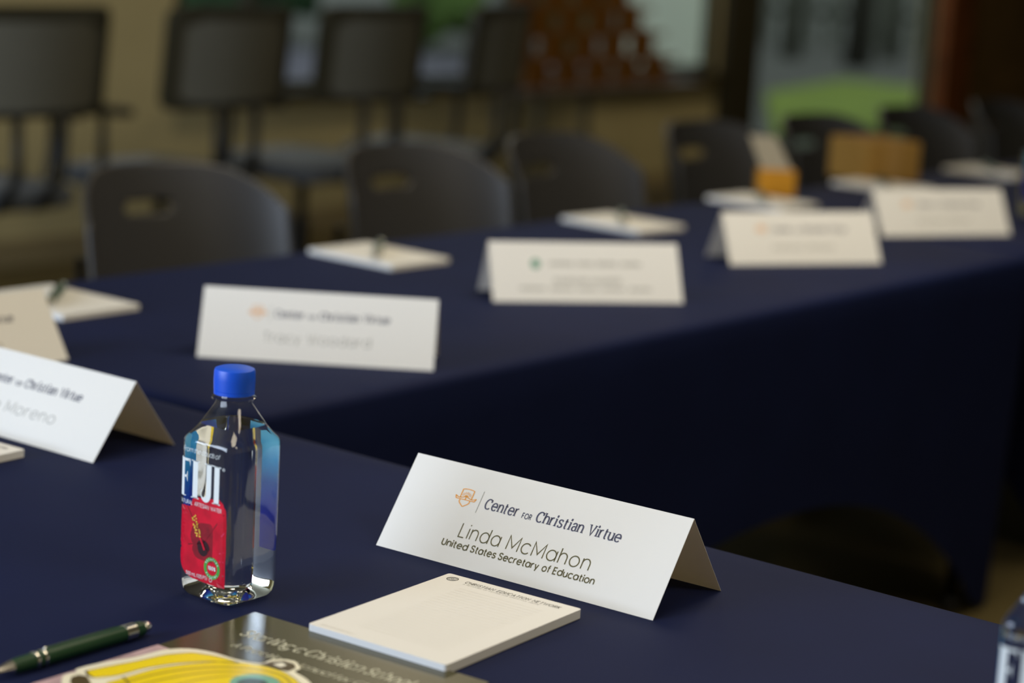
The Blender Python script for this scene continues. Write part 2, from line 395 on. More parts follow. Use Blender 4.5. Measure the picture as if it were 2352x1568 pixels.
# glyph: (advance, strokes, serif bars (x, y, half width))
G = {
    'a': (XH, [BOWL, [(XH, 0), (XH, XH)]], [(XH + .05, 0, .1)]),
    'b': (XH, [BOWL, [(0, 0), (0, 1.04)]], []),
    'c': (.66, [arc(r_, r_, r_, r_, 42, 318)], []),
    'd': (XH, [BOWL, [(XH, 0), (XH, 1.04)]], [(XH + .06, 0, .1), (XH - .08, 1.04, .1)]),
    'e': (.74, [[(.03, .39)] + arc(r_, r_, r_, r_, 3, 318)], []),
    'f': (.40, [[(.16, 0), (.16, .82)] + arc(.36, .82, .20, .20, 170, 80), [(0, XH - .04), (.38, XH - .04)]], [(.16, 0, .16)]),
    'g': (XH, [BOWL, [(XH, XH), (XH, -.04)] + arc(r_, -.02, r_, .26, -5, -150)], []),
    'h': (.60, [[(0, 0), (0, 1.04)], arc(.30, .42, .30, .32, 180, 0) + [(.60, 0)]], [(0, 0, .15), (.60, 0, .15), (-.06, 1.04, .08)]),
    'i': (.0, [[(0, 0), (0, XH)]], [(0, 0, .15), (-.06, XH, .08)]),
    'l': (.0, [[(0, 0), (0, 1.04)]], [(0, 0, .15), (-.06, 1.04, .08)]),
    'm': (1.06, [[(0, 0), (0, XH)], arc(.265, .44, .265, .30, 180, 0) + [(.53, 0)], arc(.795, .44, .265, .30, 180, 0) + [(1.06, 0)]], []),
    'n': (.60, [[(0, 0), (0, XH)], arc(.30, .42, .30, .32, 180, 0) + [(.60, 0)]], [(0, 0, .15), (.60, 0, .15), (-.06, XH, .08)]),
    'o': (XH, [BOWL], []),
    'p': (XH, [BOWL, [(0, XH), (0, -.28)]], []),
    'r': (.36, [[(0, 0), (0, XH)], arc(.28, .42, .28, .32, 180, 72)], [(0, 0, .16), (-.06, XH, .08)]),
    's': (.55, [spl(SS)], []),
    't': (.36, [[(.14, .98), (.14, .16)] + arc(.30, .16, .16, .16, 190, 290), [(0, XH - .04), (.36, XH - .04)]], []),
    'u': (.60, [[(0, XH)] + arc(.30, .32, .30, .32, 180, 360), [(.60, XH), (.60, 0)]], [(.66, 0, .08), (-.07, XH, .08), (.53, XH, .08)]),
    'y': (.60, [[(0, XH), (.30, .02)], [(.60, XH), (.19, -.28)]], []),
    'A': (.78, [[(0, 0), (.39, 1), (.78, 0)], [(.14, .32), (.64, .32)]], [(0, 0, .13), (.78, 0, .15)]),
    'B': (.6, [[(0, 0), (0, 1), (.34, 1)] + arc(.34, .76, .2, .24, 90, -90) + [(0, .52)], [(.34, .52)] + arc(.34, .26, .25, .26, 90, -90) + [(0, 0)]], []),
    'C': (.86, [arc(.49, .5, .49, .5, 44, 316)], []),
    'D': (.78, [[(0, 0), (0, 1), (.28, 1)] + arc(.30, .5, .48, .5, 90, -90) + [(0, 0)]], [(-.06, 0, .08), (-.06, 1, .08)]),
    'E': (.52, [[(.52, 0), (0, 0), (0, 1), (.52, 1)], [(0, .52), (.46, .52)]], [(-.05, 0, .08), (-.05, 1, .08)]),
    'F': (.50, [[(0, 0), (0, 1), (.5, 1)], [(0, .5), (.44, .5)]], [(0, 0, .15), (-.05, 1, .08)]),
    'H': (.70, [[(0, 0), (0, 1)], [(.7, 0), (.7, 1)], [(0, .52), (.7, .52)]], [(0, 0, .15), (.7, 0, .15), (0, 1, .15), (.7, 1, .15)]),
    'I': (.0, [[(0, 0), (0, 1)]], [(0, 0, .15), (0, 1, .15)]),
    'J': (.42, [[(.42, 1), (.42, .24)] + arc(.21, .24, .21, .24, 0, -160)], [(.42, 1, .15)]),
    'K': (.62, [[(0, 0), (0, 1)], [(.58, 1), (.02, .42)], [(.18, .58), (.62, 0)]], [(0, 0, .15), (.62, 0, .15), (0, 1, .15), (.58, 1, .13)]),
    'L': (.48, [[(0, 1), (0, 0), (.48, 0)]], [(0, 1, .15)]),
    'M': (.92, [[(0, 0), (0, 1), (.46, .18), (.92, 1), (.92, 0)]], [(0, 0, .13), (.92, 0, .15)]),
    'N': (.72, [[(0, 0), (0, 1), (.72, 0), (.72, 1)]], [(0, 0, .15), (.72, 1, .15), (-.05, 1, .08)]),
    'O': (1.0, [arc(.5, .5, .5, .5, 0, 360, 32)], []),
    'P': (.55, [[(0, 0), (0, 1), (.28, 1)] + arc(.28, .74, .27, .26, 90, -90) + [(0, .48)]], []),
    'R': (.60, [[(0, 0), (0, 1), (.28, 1)] + arc(.28, .74, .27, .26, 90, -90) + [(0, .48)], [(.28, .48), (.58, 0)]], [(0, 0, .15), (.58, 0, .13), (-.05, 1, .08)]),
    'S': (.66, [spl(SC)], []),
    'T': (.66, [[(0, 1), (.66, 1)], [(.33, 0), (.33, 1)]], [(.33, 0, .16)]),
    'U': (.66, [[(0, 1)] + arc(.33, .33, .33, .33, 180, 360) + [(.66, 1)]], [(0, 1, .15), (.66, 1, .13)]),
    'V': (.76, [[(0, 1), (.38, 0), (.76, 1)]], [(0, 1, .16), (.76, 1, .14)]),
    'W': (1.12, [[(0, 1), (.28, 0), (.56, .9), (.84, 0), (1.12, 1)]], [(0, 1, .15), (1.12, 1, .14)]),
    '0': (.56, [arc(.28, .5, .28, .5, 0, 360, 26)], []),
    '1': (.2, [[(0, .78), (.2, 1), (.2, 0)]], []),
    '5': (.5, [[(.46, 1), (.08, 1), (.04, .58)] + arc(.24, .32, .26, .32, 120, -150)], []),
    '6': (.54, [arc(.27, .3, .27, .3, 0, 360, 22), [(.02, .36), (.10, .72), (.36, 1)]], []),
    '9': (.54, [arc(.27, .7, .27, .3, 0, 360, 22), [(.52, .64), (.44, .28), (.18, 0)]], []),
    '%': (.6, [arc(.12, .8, .12, .18, 0, 360, 12), arc(.48, .2, .12, .18, 0, 360, 12), [(.5, 1), (.1, 0)]], []),
    '(': (.16, [arc(.3, .5, .3, .62, 130, 230)], []), ')': (.16, [arc(-.14, .5, .3, .62, 50, -50)], []),
    '.': (0, [[(0, 0), (0, .1)]], []), ' ': (.30, [], []),
}
G_SERIF = {
    'a': (.56, [[(.06, .60)] + arc(.28, .54, .24, .20, 160, 0) + [(.52, 0)], arc(.27, .21, .25, .21, 60, 300)], [(.57, 0, .1)]),
    't': (.38, [[(.14, .94), (.14, .16)] + arc(.30, .16, .16, .16, 190, 290), [(0, XH - .04), (.38, XH - .04)]], []),
    'C': (.80, [arc(.46, .5, .46, .5, 48, 312), [(.77, .98), (.78, .70)]], []),
    'S': (.62, [spl(SC)], []),
}


def ribbon(mb, P, thick, thin, tf, m):
    n = len(P); closed = n > 3 and abs(P[0][0] - P[-1][0]) < 1e-6 and abs(P[0][1] - P[-1][1]) < 1e-6
    L = []
    for i in range(n):
        a = P[i - 1] if i > 0 else (P[-2] if closed else P[0]); c = P[i + 1] if i < n - 1 else (P[1] if closed else P[-1])
        p = P[i]
        d1 = Vector((p[0] - a[0], p[1] - a[1])); d2 = Vector((c[0] - p[0], c[1] - p[1]))
        if d1.length < 1e-9: d1 = d2
        if d2.length < 1e-9: d2 = d1
        d1.normalize(); d2.normalize(); t = d1 + d2
        if t.length < 1e-3: t = d1.copy()
        t.normalize(); nn = Vector((-t.y, t.x))
        k = 1 / max(.45, abs(t.dot(d1)))
        h_ = .5 * (thin + (thick - thin) * min(1, abs(t.y) ** 1.2 if thick != thin else 1)) * k
        L.append((p[0] + nn.x * h_, p[1] + nn.y * h_)); L.append((p[0] - nn.x * h_, p[1] - nn.y * h_))
    mb.add([tf(*q) for q in L], [(2 * i, 2 * i + 1, 2 * i + 3, 2 * i + 2) for i in range(n - 1)], m)


def text(mb, s, x0, x1, y, cap, weight, m, surf, serif=False, italic=0., bear=.20, thin=None):
    """draw string s from x0 to x1 on baseline y, cap height cap, in a 2D frame mapped by surf(x, y)."""
    g = lambda ch: (G_SERIF.get(ch) if serif and ch in G_SERIF else G.get(ch, G['o']))
    tot = 0; pos = []
    for i, ch in enumerate(s):
        nar = .09 if serif and ch in 'Iil' else 0.
        pos.append(tot + nar); adv = g(ch)[0] + 2 * nar
        tot += adv + (bear if ch != ' ' and not (i + 1 < len(s) and s[i + 1] == ' ') else bear * .5) + weight * (.9 if ch != ' ' else 0)
    tot -= bear + weight * .9
    hw = weight / 2
    sx = (x1 - x0) / (tot + weight)
    thn = thin if thin is not None else weight
    for ch, px in zip(s, pos):
        adv, strokes, ser = g(ch)
        def tf(a, b_, px=px):
            return surf(x0 + (hw + px + a + italic * b_) * sx, y + b_ * cap)
        def tfc(a, b_): # keep stroke inside cap box vertically
            bb = b_
            if b_ > .99: bb = b_ - thn * .5 * min(1, (b_ - .99) * 50 + .5) if b_ < 1.02 else b_
            return tf(a, bb)
        for P in strokes: ribbon(mb, P, weight, thn, tf, m)
        if ch == 'i':
            d = weight * .62; mb.add([tf(d * cos(2 * pi * q / 12), XH + .24 + d * sin(2 * pi * q / 12)) for q in range(12)], [list(range(12))], m)
        if serif:
            for (a, b_, hwid) in ser:
                t2 = thn * .55; yy = b_ if b_ < .5 else b_ - t2; k = hwid * .62 + weight * .42
                mb.add([tf(a - k, yy), tf(a + k, yy), tf(a + k, yy + t2), tf(a - k, yy + t2)], [(0, 1, 2, 3)], m)


# ================================================================== NAME CARDS
CL, CS = .3205, .1028
I_slate = mat('slate_ink', (.078, .080, .125, 1), .6); I_olive = mat('olive_ink', (.115, .102, .048, 1), .6)
I_orange = mat('orange_ink', (.80, .36, .07, 1), .6); I_green = mat('green_ink', (.12, .30, .22, 1), .6)
I_grey = mat('grey_ink', (.30, .30, .28, 1), .6); I_dark = mat('dark_ink', (.05, .05, .05, 1), .6)


def shield_logo(mb, surf, cx, cy, s, m):
    """hat-like shield with a rising sun and a curved banner."""
    tf = lambda x, y: surf(cx + x * s * 1.13, cy + y * s * .80)
    wgt = .062
    R = lambda P, w=wgt: ribbon(mb, P, w, w, tf, m)
    R([(-.34, .0), (-.34, .62)] + arc(0, .30, .62, .42, 122, 58) + [(.34, .62), (.34, .0)])
    R(spl([(-.62, .12), (-.42, .02), (-.2, .06), (0, .16), (.2, .06), (.42, .02), (.62, .12)]))
    R([(-.62, .14), (-.56, -.08)]); R([(.62, .14), (.56, -.08)]); R([(-.57, -.09), (.57, -.09)])
    R(spl([(-.30, -.12), (-.28, -.32), (-.12, -.50), (0, -.60), (.12, -.50), (.28, -.32), (.30, -.12)]))
    R([(0, .14), (0, -.09)])
    mb.add([tf(.13 * cos(pi * q / 8), .14 + .13 * sin(pi * q / 8)) for q in range(9)], [list(range(9))], m)
    for k in range(9):
        a = pi * (k + .5) / 9
        R([(.17 * cos(a), .16 + .17 * sin(a)), (.30 * cos(a), .16 + .30 * sin(a) * 1.15)], .03)


def squiggle(mb, surf, x0, x1, y, h, wgt, m, words=3, seed=1):
    """blurred word-like marks where the photograph shows unreadable writing."""
    random.seed(seed); L = x1 - x0; x = x0; ends = [x0 + L * (i + 1) / words - L * .02 for i in range(words)]; k = 0
    tf = lambda a, b_: surf(a, b_)
    while x < x1:
        if k < len(ends) and x > ends[k]: x += L * .035; k += 1; continue
        hh = h * random.choice((.72, .72, .72, 1.))
        ribbon(mb, [(x, y), (x, y + hh)], wgt, wgt, tf, m)
        ribbon(mb, [(x, y + h * .66), (x + h * .45, y + h * .62), (x + h * .5, y)], wgt, wgt, tf, m); x += h * .78


def name_card(u, v, deg, half, label, kind, length=CL):
    t = thing('name_card', label, 'name card', (u, v, TZ + .0002), radians(deg), 'folded name cards on the tables')
    H = sqrt(CS * CS - half * half); th = .0004
    nx, nz = -H / CS, half / CS                    # front panel outward normal (y, z)
    o2 = [(0, 0), (half, H), (2 * half, 0)]
    inn = [(th / abs(nx), 0), (half, H - th / nz), (2 * half - th / abs(nx), 0)]
    b = MB(); sec = o2 + inn[::-1]
    NS = 1
    rings = [[(length * i / NS, y, z) for y, z in sec] for i in range(NS + 1)]
    b.rings(rings); b.build('card', M_paper, t)
    off = .00025
    surf = lambda x, y: (x, half * y / CS + nx * off, H * y / CS + nz * off)
    mm = lambda x, y: surf(x / 1000, y / 1000)
    if kind in ('linda', 'moreno', 'tracy', 'four', 'plain', 'side'):
        L = MB(); shield_logo(L, mm, 76, 68.4, 17.5, I_orange); L.build('logo', parent=t, raw=True)['label'] = 'orange shield and sunrise emblem'
        r = MB(); r.add([mm(93.2, 57), mm(93.8, 57), mm(93.8, 80), mm(93.2, 80)], [(0, 1, 2, 3)], I_grey)
        text(r, 'Center', 99.7, 139.5, 63.3, 10.4, .215, I_slate, mm, True, .06, .10, .105)
        text(r, 'FOR', 144.7, 155.8, 63.3, 5.2, .19, I_slate, mm, bear=.16)
        text(r, 'Christian', 160.3, 214.6, 63.3, 10.4, .215, I_slate, mm, True, .06, .10, .105)
        text(r, 'Virtue', 220.0, 256.7, 63.3, 10.4, .215, I_slate, mm, True, .06, .10, .105)
        r.build('heading', parent=t, raw=True)['label'] = 'dark slate serif lettering'
    n = MB()
    if kind == 'linda':
        text(n, 'Linda', 85.5, 133.9, 29.6, 14.2, .085, I_olive, mm, bear=.19)
        text(n, 'McMahon', 142.0, 237.0, 29.6, 14.2, .085, I_olive, mm, bear=.19)
        for s, a, b_ in (('United', 71, 102.4), ('States', 105.6, 135.9), ('Secretary', 138.6, 185.3), ('of', 189.1, 198.6), ('Education', 201.6, 248.3)):
            text(n, s, a, b_, 18.0, 6.5, .19, I_olive, mm, bear=.10)
        n.build('name_line', parent=t, raw=True)['label'] = 'olive lettering'
    elif kind == 'moreno':
        text(n, 'Bernie', 84, 140, 29.6, 13.5, .07, I_grey, mm, bear=.24); text(n, 'Moreno', 150, 234, 29.6, 13.5, .07, I_grey, mm, bear=.24)
        n.build('name_line', parent=t, raw=True)
    elif kind == 'tracy':
        text(n, 'Tracy', 87, 137, 27.3, 13.5, .08, I_grey, mm, bear=.24); text(n, 'Woodard', 147, 233, 27.3, 13.5, .08, I_grey, mm, bear=.24)
        n.build('name_line', parent=t, raw=True)
    elif kind == 'green':
        L = MB(); L.add([mm(75.6 + 8 * cos(2 * pi * q / 20), 65 + 8.5 * sin(2 * pi * q / 20)) for q in range(20)], [list(range(20))], I_green); L.build('logo', parent=t, raw=True)['label'] = 'round green emblem'
        squiggle(n, mm, 99, 253, 62, 9, 1.6, I_grey, 4, 2); squiggle(n, mm, 105, 217, 32, 11, 1.4, I_grey, 2, 3); squiggle(n, mm, 47, 271, 20, 7, 1.2, I_grey, 5, 4)
        n.build('name_line', parent=t, raw=True)
    elif kind in ('four', 'plain', 'side'):
        squiggle(n, mm, 94, 223, 28, 11, 1.1, I_grey, 2, 5)
        n.build('name_line', parent=t, raw=True)
    return t


name_card(-1.3636, 1.5642, 2.69, .0609, 'sharp white tent card between the notepad and the table edge, with three lines of printing', 'linda')
name_card(-2.1089, 2.0333, 37.0, .0525, 'white tent card directly behind the water bottle cap on the far table', 'tracy')
name_card(-2.1351, 2.7052, 53.06, .0509, 'tent card with a round green emblem on the far table', 'green')
name_card(-2.1141, 3.3707, 60.68, .0492, 'cream tent card right of the green-emblem card on the far table', 'four')
name_card(-2.1351, 3.9752, 62.39, .0497, 'farthest cream tent card, at the right in front of the cardboard box', 'plain')
name_card(-1.7734 - CL, 1.5537, 0.9, .0615, 'white tent card at the left edge of the near table, left of the water bottle', 'moreno')
name_card(-2.196, 1.8848 - CL, 90.0, .055, 'shaded cream tent card at the far left edge of the photo, turned sideways', 'side')


# ================================================================== NOTEPADS
def rounded(x0, y0, x1, y1, r, n=5):
    P = []
    for cx, cy, a in ((x1 - r, y1 - r, 0), (x0 + r, y1 - r, 90), (x0 + r, y0 + r, 180), (x1 - r, y0 + r, 270)):
        P += arc(cx, cy, r, r, a, a + 90, n)
    return P


def slab(mb, P, z0, z1, m=None):
    mb.rings([[(x, y, z0) for x, y in P], [(x, y, z1) for x, y in P]], m=m)


PW_, PL_ = .1483, .2034
M_rule = mat('pale_rule_lines', (.69, .67, .61, 1), .7)


def notepad(u, v, deg, label, detailed=True, w=PW_, l=PL_):
    t = thing('notepad', label, 'notepad', (u, v, TZ + .0002), radians(deg), 'white notepads on the tables')
    b = MB(); slab(b, rounded(0, -l, w, 0, .003), .0006, .0086); b.build('pages', M_pad, t)
    b = MB(); slab(b, rounded(0, -l, w, 0, .003), 0, .0006); b.build('backing_board', mat('grey_board', rgb(150, 146, 135), .8), t)
    z = .0088; sf = lambda x, y: (x / 1000, y / 1000, z)
    r = MB()
    for i in range(23):
        y = -(31 + i * 6.6); r.add([sf(34, y), sf(126, y), sf(126, y + .35), sf(34, y + .35)], [(0, 1, 2, 3)], M_rule)
    if detailed:
        for q in ('foot',): squiggle(r, sf, 9, 44, -197.5, 2.0, .35, M_rule, 4, 9)
    r.build('ruled_lines', parent=t, raw=True)
    h = MB()
    ribbon(h, arc(13, -12.5, 5.3, 5.3, 0, 360, 28), .9, .9, sf, I_dark)
    ribbon(h, arc(13, -12.5, 3.6, 3.6, 0, 360, 28), .5, .5, sf, I_dark)
    for k in range(8):
        a = pi * k / 4; h.add([sf(13 + 3 * cos(a), -12.5 + 3 * sin(a)), sf(13 + .9 * cos(a + .4), -12.5 + .9 * sin(a + .4)), sf(13 + .9 * cos(a - .4), -12.5 + .9 * sin(a - .4))], [(0, 1, 2)], I_dark)
    text(h, 'CHRISTIAN  EDUCATION  NETWORK', 28, 133, -14.8, 5.6, .15, I_dark, sf, True, 0, .24, .09)
    if detailed: text(h, 'A  NETWORK  OF  CENTER  FOR  CHRISTIAN  VIRTUE', 29.5, 114, -19.3, 2.2, .13, I_grey, sf, True, 0, .3, .09)
    h.build('letterhead', parent=t, raw=True)
    return t


notepad(-1.2394, 1.5275, 3.27, 'white notepad in front of the sharp name card, overlapping the dark booklet')
notepad(-1.838 - PW_, 1.512, 2.5, 'notepad cut by the left edge, in front of the left name card', False)
FAR = [(-2.50, 2.12, 90, 'notepad with a dark green pen beside the sideways card at the left'),
       (-2.52, 2.862, 88, 'notepad with a dark green pen between the first and second far name cards'),
       (-2.52, 3.60, 86, 'notepad with a dark pen behind the round green emblem card'),
       (-2.545, 4.17, 87, 'notepad behind the cream card right of the green-emblem one'),
       (-2.545, 4.72, 88, 'notepad in front of the cardboard box, behind the farthest card'),
       (-2.545, 5.30, 88, 'farthest notepad, at the right edge of the far table')]


# ================================================================== PENS
M_pen = mat('dark_green_lacquer', (.010, .045, .018, 1), .38, spec=.45)


def pen(u, v, deg, label, z=TZ, roll=0.):
    """pen lying along +x, clicker end at x=0.155."""
    t = thing('pen', label, 'pen', (u, v, z + .0074), radians(deg), 'dark green ballpoint pens')
    A = Matrix.Rotation(radians(90), 3, 'Y')
    b = MB(); b.lathe([(.0056, .013), (.0063, .018), (.0067, .040), (.0067, .125), (.0066, .150), (.0060, .152)], 28, m=None, axis=A); b.build('barrel', M_pen, t, auto=40)
    b = MB(); b.lathe([(.0007, -.012), (.0012, -.010), (.0020, -.006), (.0056, .0128), (.0056, .013)], 28, axis=A); b.build('tip', M_chrome, t, auto=40)
    for x in (.0345, .0425):
        b = MB(); b.lathe([(.0066, x), (.00715, x + .0005), (.00715, x + .0027), (.0068, x + .0032)], 28, axis=A); b.build('ring', M_chrome, t, auto=40)
    b = MB(); b.lathe([(.0067, .131), (.0072, .1315), (.0072, .1425), (.0067, .143)], 28, axis=A); b.build('clip_collar', M_chrome, t, auto=40)
    b = MB(); b.lathe([(.0046, .152), (.0050, .1525), (.0050, .157), (.0042, .159)], 24, axis=A); b.build('clicker', M_chrome, t, auto=40)
    b = MB(); ca = radians(22); n = Vector((0, cos(ca), sin(ca))); sdir = Vector((0, -sin(ca), cos(ca)))
    for x0, x1, h0, h1 in ((.126, .134, .0084, .0074), (.054, .126, .0084, .0084)):
        vs = []
        for x, hh in ((x0, h0), (x1, h1)):
            for a in (-.0022, .0022):
                for d in (0, .0009): vs.append(Vector((x, 0, 0)) + n * (hh + d - .0005) + sdir * a)
        b.add(vs, [(0, 1, 3, 2), (4, 6, 7, 5), (0, 4, 5, 1), (2, 3, 7, 6), (0, 2, 6, 4), (1, 5, 7, 3)])
    b.build('clip', M_pen, t)
    b = MB(); b.lathe([(.0003, -.0020), (.0014, -.0012), (.0020, 0), (.0014, .0012), (.0003, .0020)], 12, c=Vector((.054, 0, 0)) + n * .0088); b.build('clip_ball', M_chrome, t, smooth=True)
    return t


P0 = pen(-1.3150, 1.063, 90.5, 'dark green pen with silver rings lying on the navy cloth left of the booklet')
for i, (u, v, d, lb) in enumerate(FAR):
    rz = radians(d); c = Vector((u, v)); ex = Vector((cos(rz), sin(rz))); ey = Vector((-sin(rz), cos(rz)))
    org = c - ex * PW_ / 2 + ey * PL_ / 2
    notepad(org.x, org.y, d, lb, False)
    q = copy_tree(P0); a = radians(d + 42)
    q.location = (c.x - .075 * cos(a), c.y - .075 * sin(a), TZ + .0088 + .0076); q.rotation_euler = (0, 0, a)
    q['label'] = 'dark green pen lying diagonally on the ' + ['notepad at the left behind the sideways card', 'notepad nearest the first far name card', 'notepad behind the green-emblem card', 'notepad behind the cream fourth card', 'notepad in front of the cardboard box', 'farthest notepad at the right edge'][i]

# ================================================================== BOOKLET, LEAFLET, STICKER
bt = thing('booklet', 'dark olive glossy booklet with a white title, under the notepad corner', 'booklet', (-1.292, 1.325, TZ + .0002), radians(3.4))
BW, BL_ = .2525, .330
M_cover = mat('olive_black_glossy_cover', rgb(66, 64, 42), .27, spec=.5)
b = MB(); slab(b, rounded(0, -BL_, BW, 0, .0015, 2), .0005, .0024); b.build('pages', mat('book_pages', rgb(200, 195, 180), .8), bt)
b = MB(); slab(b, rounded(-.0005, -BL_ - .0005, BW + .0005, .0005, .0015, 2), .0024, .0028); slab(b, rounded(-.0005, -BL_ - .0005, BW + .0005, .0005, .0015, 2), 0, .0005); b.build('cover', M_cover, bt)
sf = lambda x, y: (x / 1000, y / 1000, .00295)
b = MB(); I_w = mat('pale_title_ink', (.62, .62, .50, 1), .5)
text(b, 'Starting a Christian School', 29, 209, -54, 15.0, .175, I_w, sf, False, .18, .17, .07)
text(b, 'A Practical Manual for Christian', 43, 225, -80, 9, .165, I_w, sf, False, .2, .18, .07)
b.build('title', parent=bt, raw=True)['label'] = 'pale white italic title lettering'
# notepad overlaps the booklet corner: it rests on it

m = MB()
slab(m, [(-1.2850, 1.2040), (-1.1500, 1.2050), (-1.1520, 1.0300), (-1.2820, 1.0290)], TZ + .0034, TZ + .0038)
tag(m.build('leaflet', mat('mauve_pink_paper', rgb(176, 150, 156), .5, noise=.22, nscale=40)), 'mauve-pink leaflet peeking out from under the yellow sticker', 'leaflet')

ST = thing('sticker', 'large yellow die-cut sticker with a white border lying on the booklet', 'sticker', (-1.19, 1.15, TZ + .0040))
SO = [(-1.272, 1.0902), (-1.2791, 1.0984), (-1.2797, 1.1051), (-1.2782, 1.111), (-1.2833, 1.1145), (-1.2838, 1.1199), (-1.2834, 1.1277), (-1.2801, 1.1464), (-1.2736, 1.1673), (-1.2719, 1.1862), (-1.2697, 1.1996), (-1.259, 1.2144), (-1.2384, 1.2228), (-1.2136, 1.225), (-1.1938, 1.2327), (-1.1939, 1.2449), (-1.1874, 1.2536), (-1.1775, 1.2566), (-1.1672, 1.251), (-1.1622, 1.2458), (-1.1613, 1.2393), (-1.143, 1.2339), (-1.1244, 1.2234), (-1.1016, 1.2057), (-1.0785, 1.1763), (-1.0686, 1.1351), (-1.0787, 1.0996), (-1.1103, 1.0725), (-1.1545, 1.0569), (-1.2031, 1.0568), (-1.2422, 1.0688)]
Y1 = [(-1.2749, 1.1176), (-1.2709, 1.1383), (-1.2644, 1.165), (-1.2601, 1.1897), (-1.2496, 1.209), (-1.2323, 1.217), (-1.2133, 1.2207), (-1.2060, 1.2190), (-1.2249, 1.2049), (-1.2402, 1.1807), (-1.2484, 1.1552), (-1.2505, 1.1294), (-1.2595, 1.1124)]
Y2 = [(-1.2437, 1.1121), (-1.2428, 1.1362), (-1.2414, 1.1629), (-1.2324, 1.1878), (-1.2194, 1.2094), (-1.2029, 1.2228), (-1.1858, 1.2307), (-1.167, 1.2316), (-1.1466, 1.2256), (-1.1229, 1.2108), (-1.0968, 1.1835), (-1.0853, 1.1429), (-1.0953, 1.1069), (-1.1228, 1.0842), (-1.1631, 1.0733), (-1.2079, 1.0783)]
loc = lambda P: [(x + 1.19, y - 1.15) for x, y in P]
SOs = spl(loc(SO) + [loc(SO)[0]], 3)[:-1]
b = MB(); slab(b, SOs, 0, .0006); b.build('backing', mat('white_vinyl', rgb(232, 228, 208), .35), ST)
K_y = mat('yellow_print', rgb(234, 210, 24), .3, spec=.4); K_o = mat('ochre_print', rgb(180, 158, 30), .3); K_b = mat('brown_print', rgb(78, 66, 42), .35)
K_t = mat('teal_print', rgb(110, 168, 148), .3); K_d = mat('dark_teal_print', rgb(36, 60, 54), .3); K_w = mat('white_print', rgb(228, 226, 214), .35)
b = MB()
for P, z, mm_ in ((Y1, .0007, K_y), (Y2, .0007, K_y)): b.poly(loc(P), z, mm_)
for P, wd, mm_ in (([(-1.2357, 1.1107), (-1.2326, 1.1501), (-1.2251, 1.1761), (-1.2106, 1.2008), (-1.1918, 1.2167), (-1.1741, 1.2239), (-1.1567, 1.2235), (-1.1355, 1.2115)], .0035, K_o),
                   ([(-1.2219, 1.1157), (-1.2219, 1.1357), (-1.2165, 1.1633), (-1.2066, 1.1872), (-1.1919, 1.2046), (-1.1746, 1.2144), (-1.1561, 1.2154), (-1.1361, 1.2038)], .0030, K_o),
                   ([(-1.203, 1.146), (-1.2006, 1.1672), (-1.1907, 1.1912), (-1.1744, 1.2063), (-1.158, 1.2095), (-1.1358, 1.197)], .0022, K_o),
                   (Y1 + [Y1[0]], .0009, K_b), (Y2[:13], .0009, K_b),
                   ([(-1.2455, 1.1304), (-1.2378, 1.1271), (-1.2289, 1.1224)], .0016, K_b), ([(-1.2749, 1.1176), (-1.2660, 1.1130), (-1.2595, 1.1124)], .0022, K_b)):
    ribbon(b, spl(loc(P), 4), wd, wd, lambda x, y: (x, y, .0008), mm_)
ear = [(-1.1919, 1.2303), (-1.1901, 1.242), (-1.1843, 1.2509), (-1.1739, 1.2518), (-1.1664, 1.2457), (-1.165, 1.2356), (-1.1751, 1.2320)]
b.poly(loc(ear), .0008, K_b); b.poly(loc([(-1.1847, 1.2376), (-1.1828, 1.2463), (-1.1758, 1.2452), (-1.1753, 1.2376)]), .0009, K_w)
b.poly([(-1.1640 + 1.19 + .0205 * cos(a / 20 * 2 * pi), 1.1965 - 1.15 + .0195 * sin(a / 20 * 2 * pi)) for a in range(20)], .0009, K_t)
b.poly([(-1.1640 + 1.19 + .0125 * cos(a / 20 * 2 * pi), 1.1935 - 1.15 + .0125 * sin(a / 20 * 2 * pi)) for a in range(20)], .0010, K_d)
b.poly(loc([(-1.2632, 1.0911), (-1.2723, 1.1007), (-1.2721, 1.1081), (-1.2652, 1.1106), (-1.2573, 1.106), (-1.2488, 1.1009), (-1.2462, 1.0853)]), .0008, K_b)
o = b.build('printed_artwork', parent=ST, raw=True); o['label'] = 'yellow bands, teal ring and brown outlines'

# ================================================================== WATER BOTTLE
SIDE = .0665; RC = .0105


def sq(r_side, rc, z, n=8, mid=0.):
    """rounded-square ring, faces toward +-x, +-y; mid lifts nothing, kept for ridges."""
    P = []; h_ = r_side / 2
    for cx, cy, a in ((h_ - rc, h_ - rc, 0), (-h_ + rc, h_ - rc, 90), (-h_ + rc, -h_ + rc, 180), (h_ - rc, -h_ + rc, 270)):
        A = arc(cx, cy, rc, rc, a, a + 90, n); P += A
        # straight part to next corner, 3 extra points
        nx_, ny_ = {0: (-h_ + rc, h_), 90: (-h_, -h_ + rc), 180: (h_ - rc, -h_), 270: (h_, h_ - rc)}[a]
        for k in (1, 2, 3): P.append((A[-1][0] + (nx_ - A[-1][0]) * k / 4, A[-1][1] + (ny_ - A[-1][1]) * k / 4))
    return [(x, y, z) for x, y in P]


def blend(A, B_, t, z): return [(a[0] + (b2[0] - a[0]) * t, a[1] + (b2[1] - a[1]) * t, z) for a, b2 in zip(A, B_)]


def circ_like(A, r, z):                         # ring of the same vertex count, mapped to a circle
    return [(r * p[0] / sqrt(p[0] ** 2 + p[1] ** 2), r * p[1] / sqrt(p[0] ** 2 + p[1] ** 2), z) for p in A]


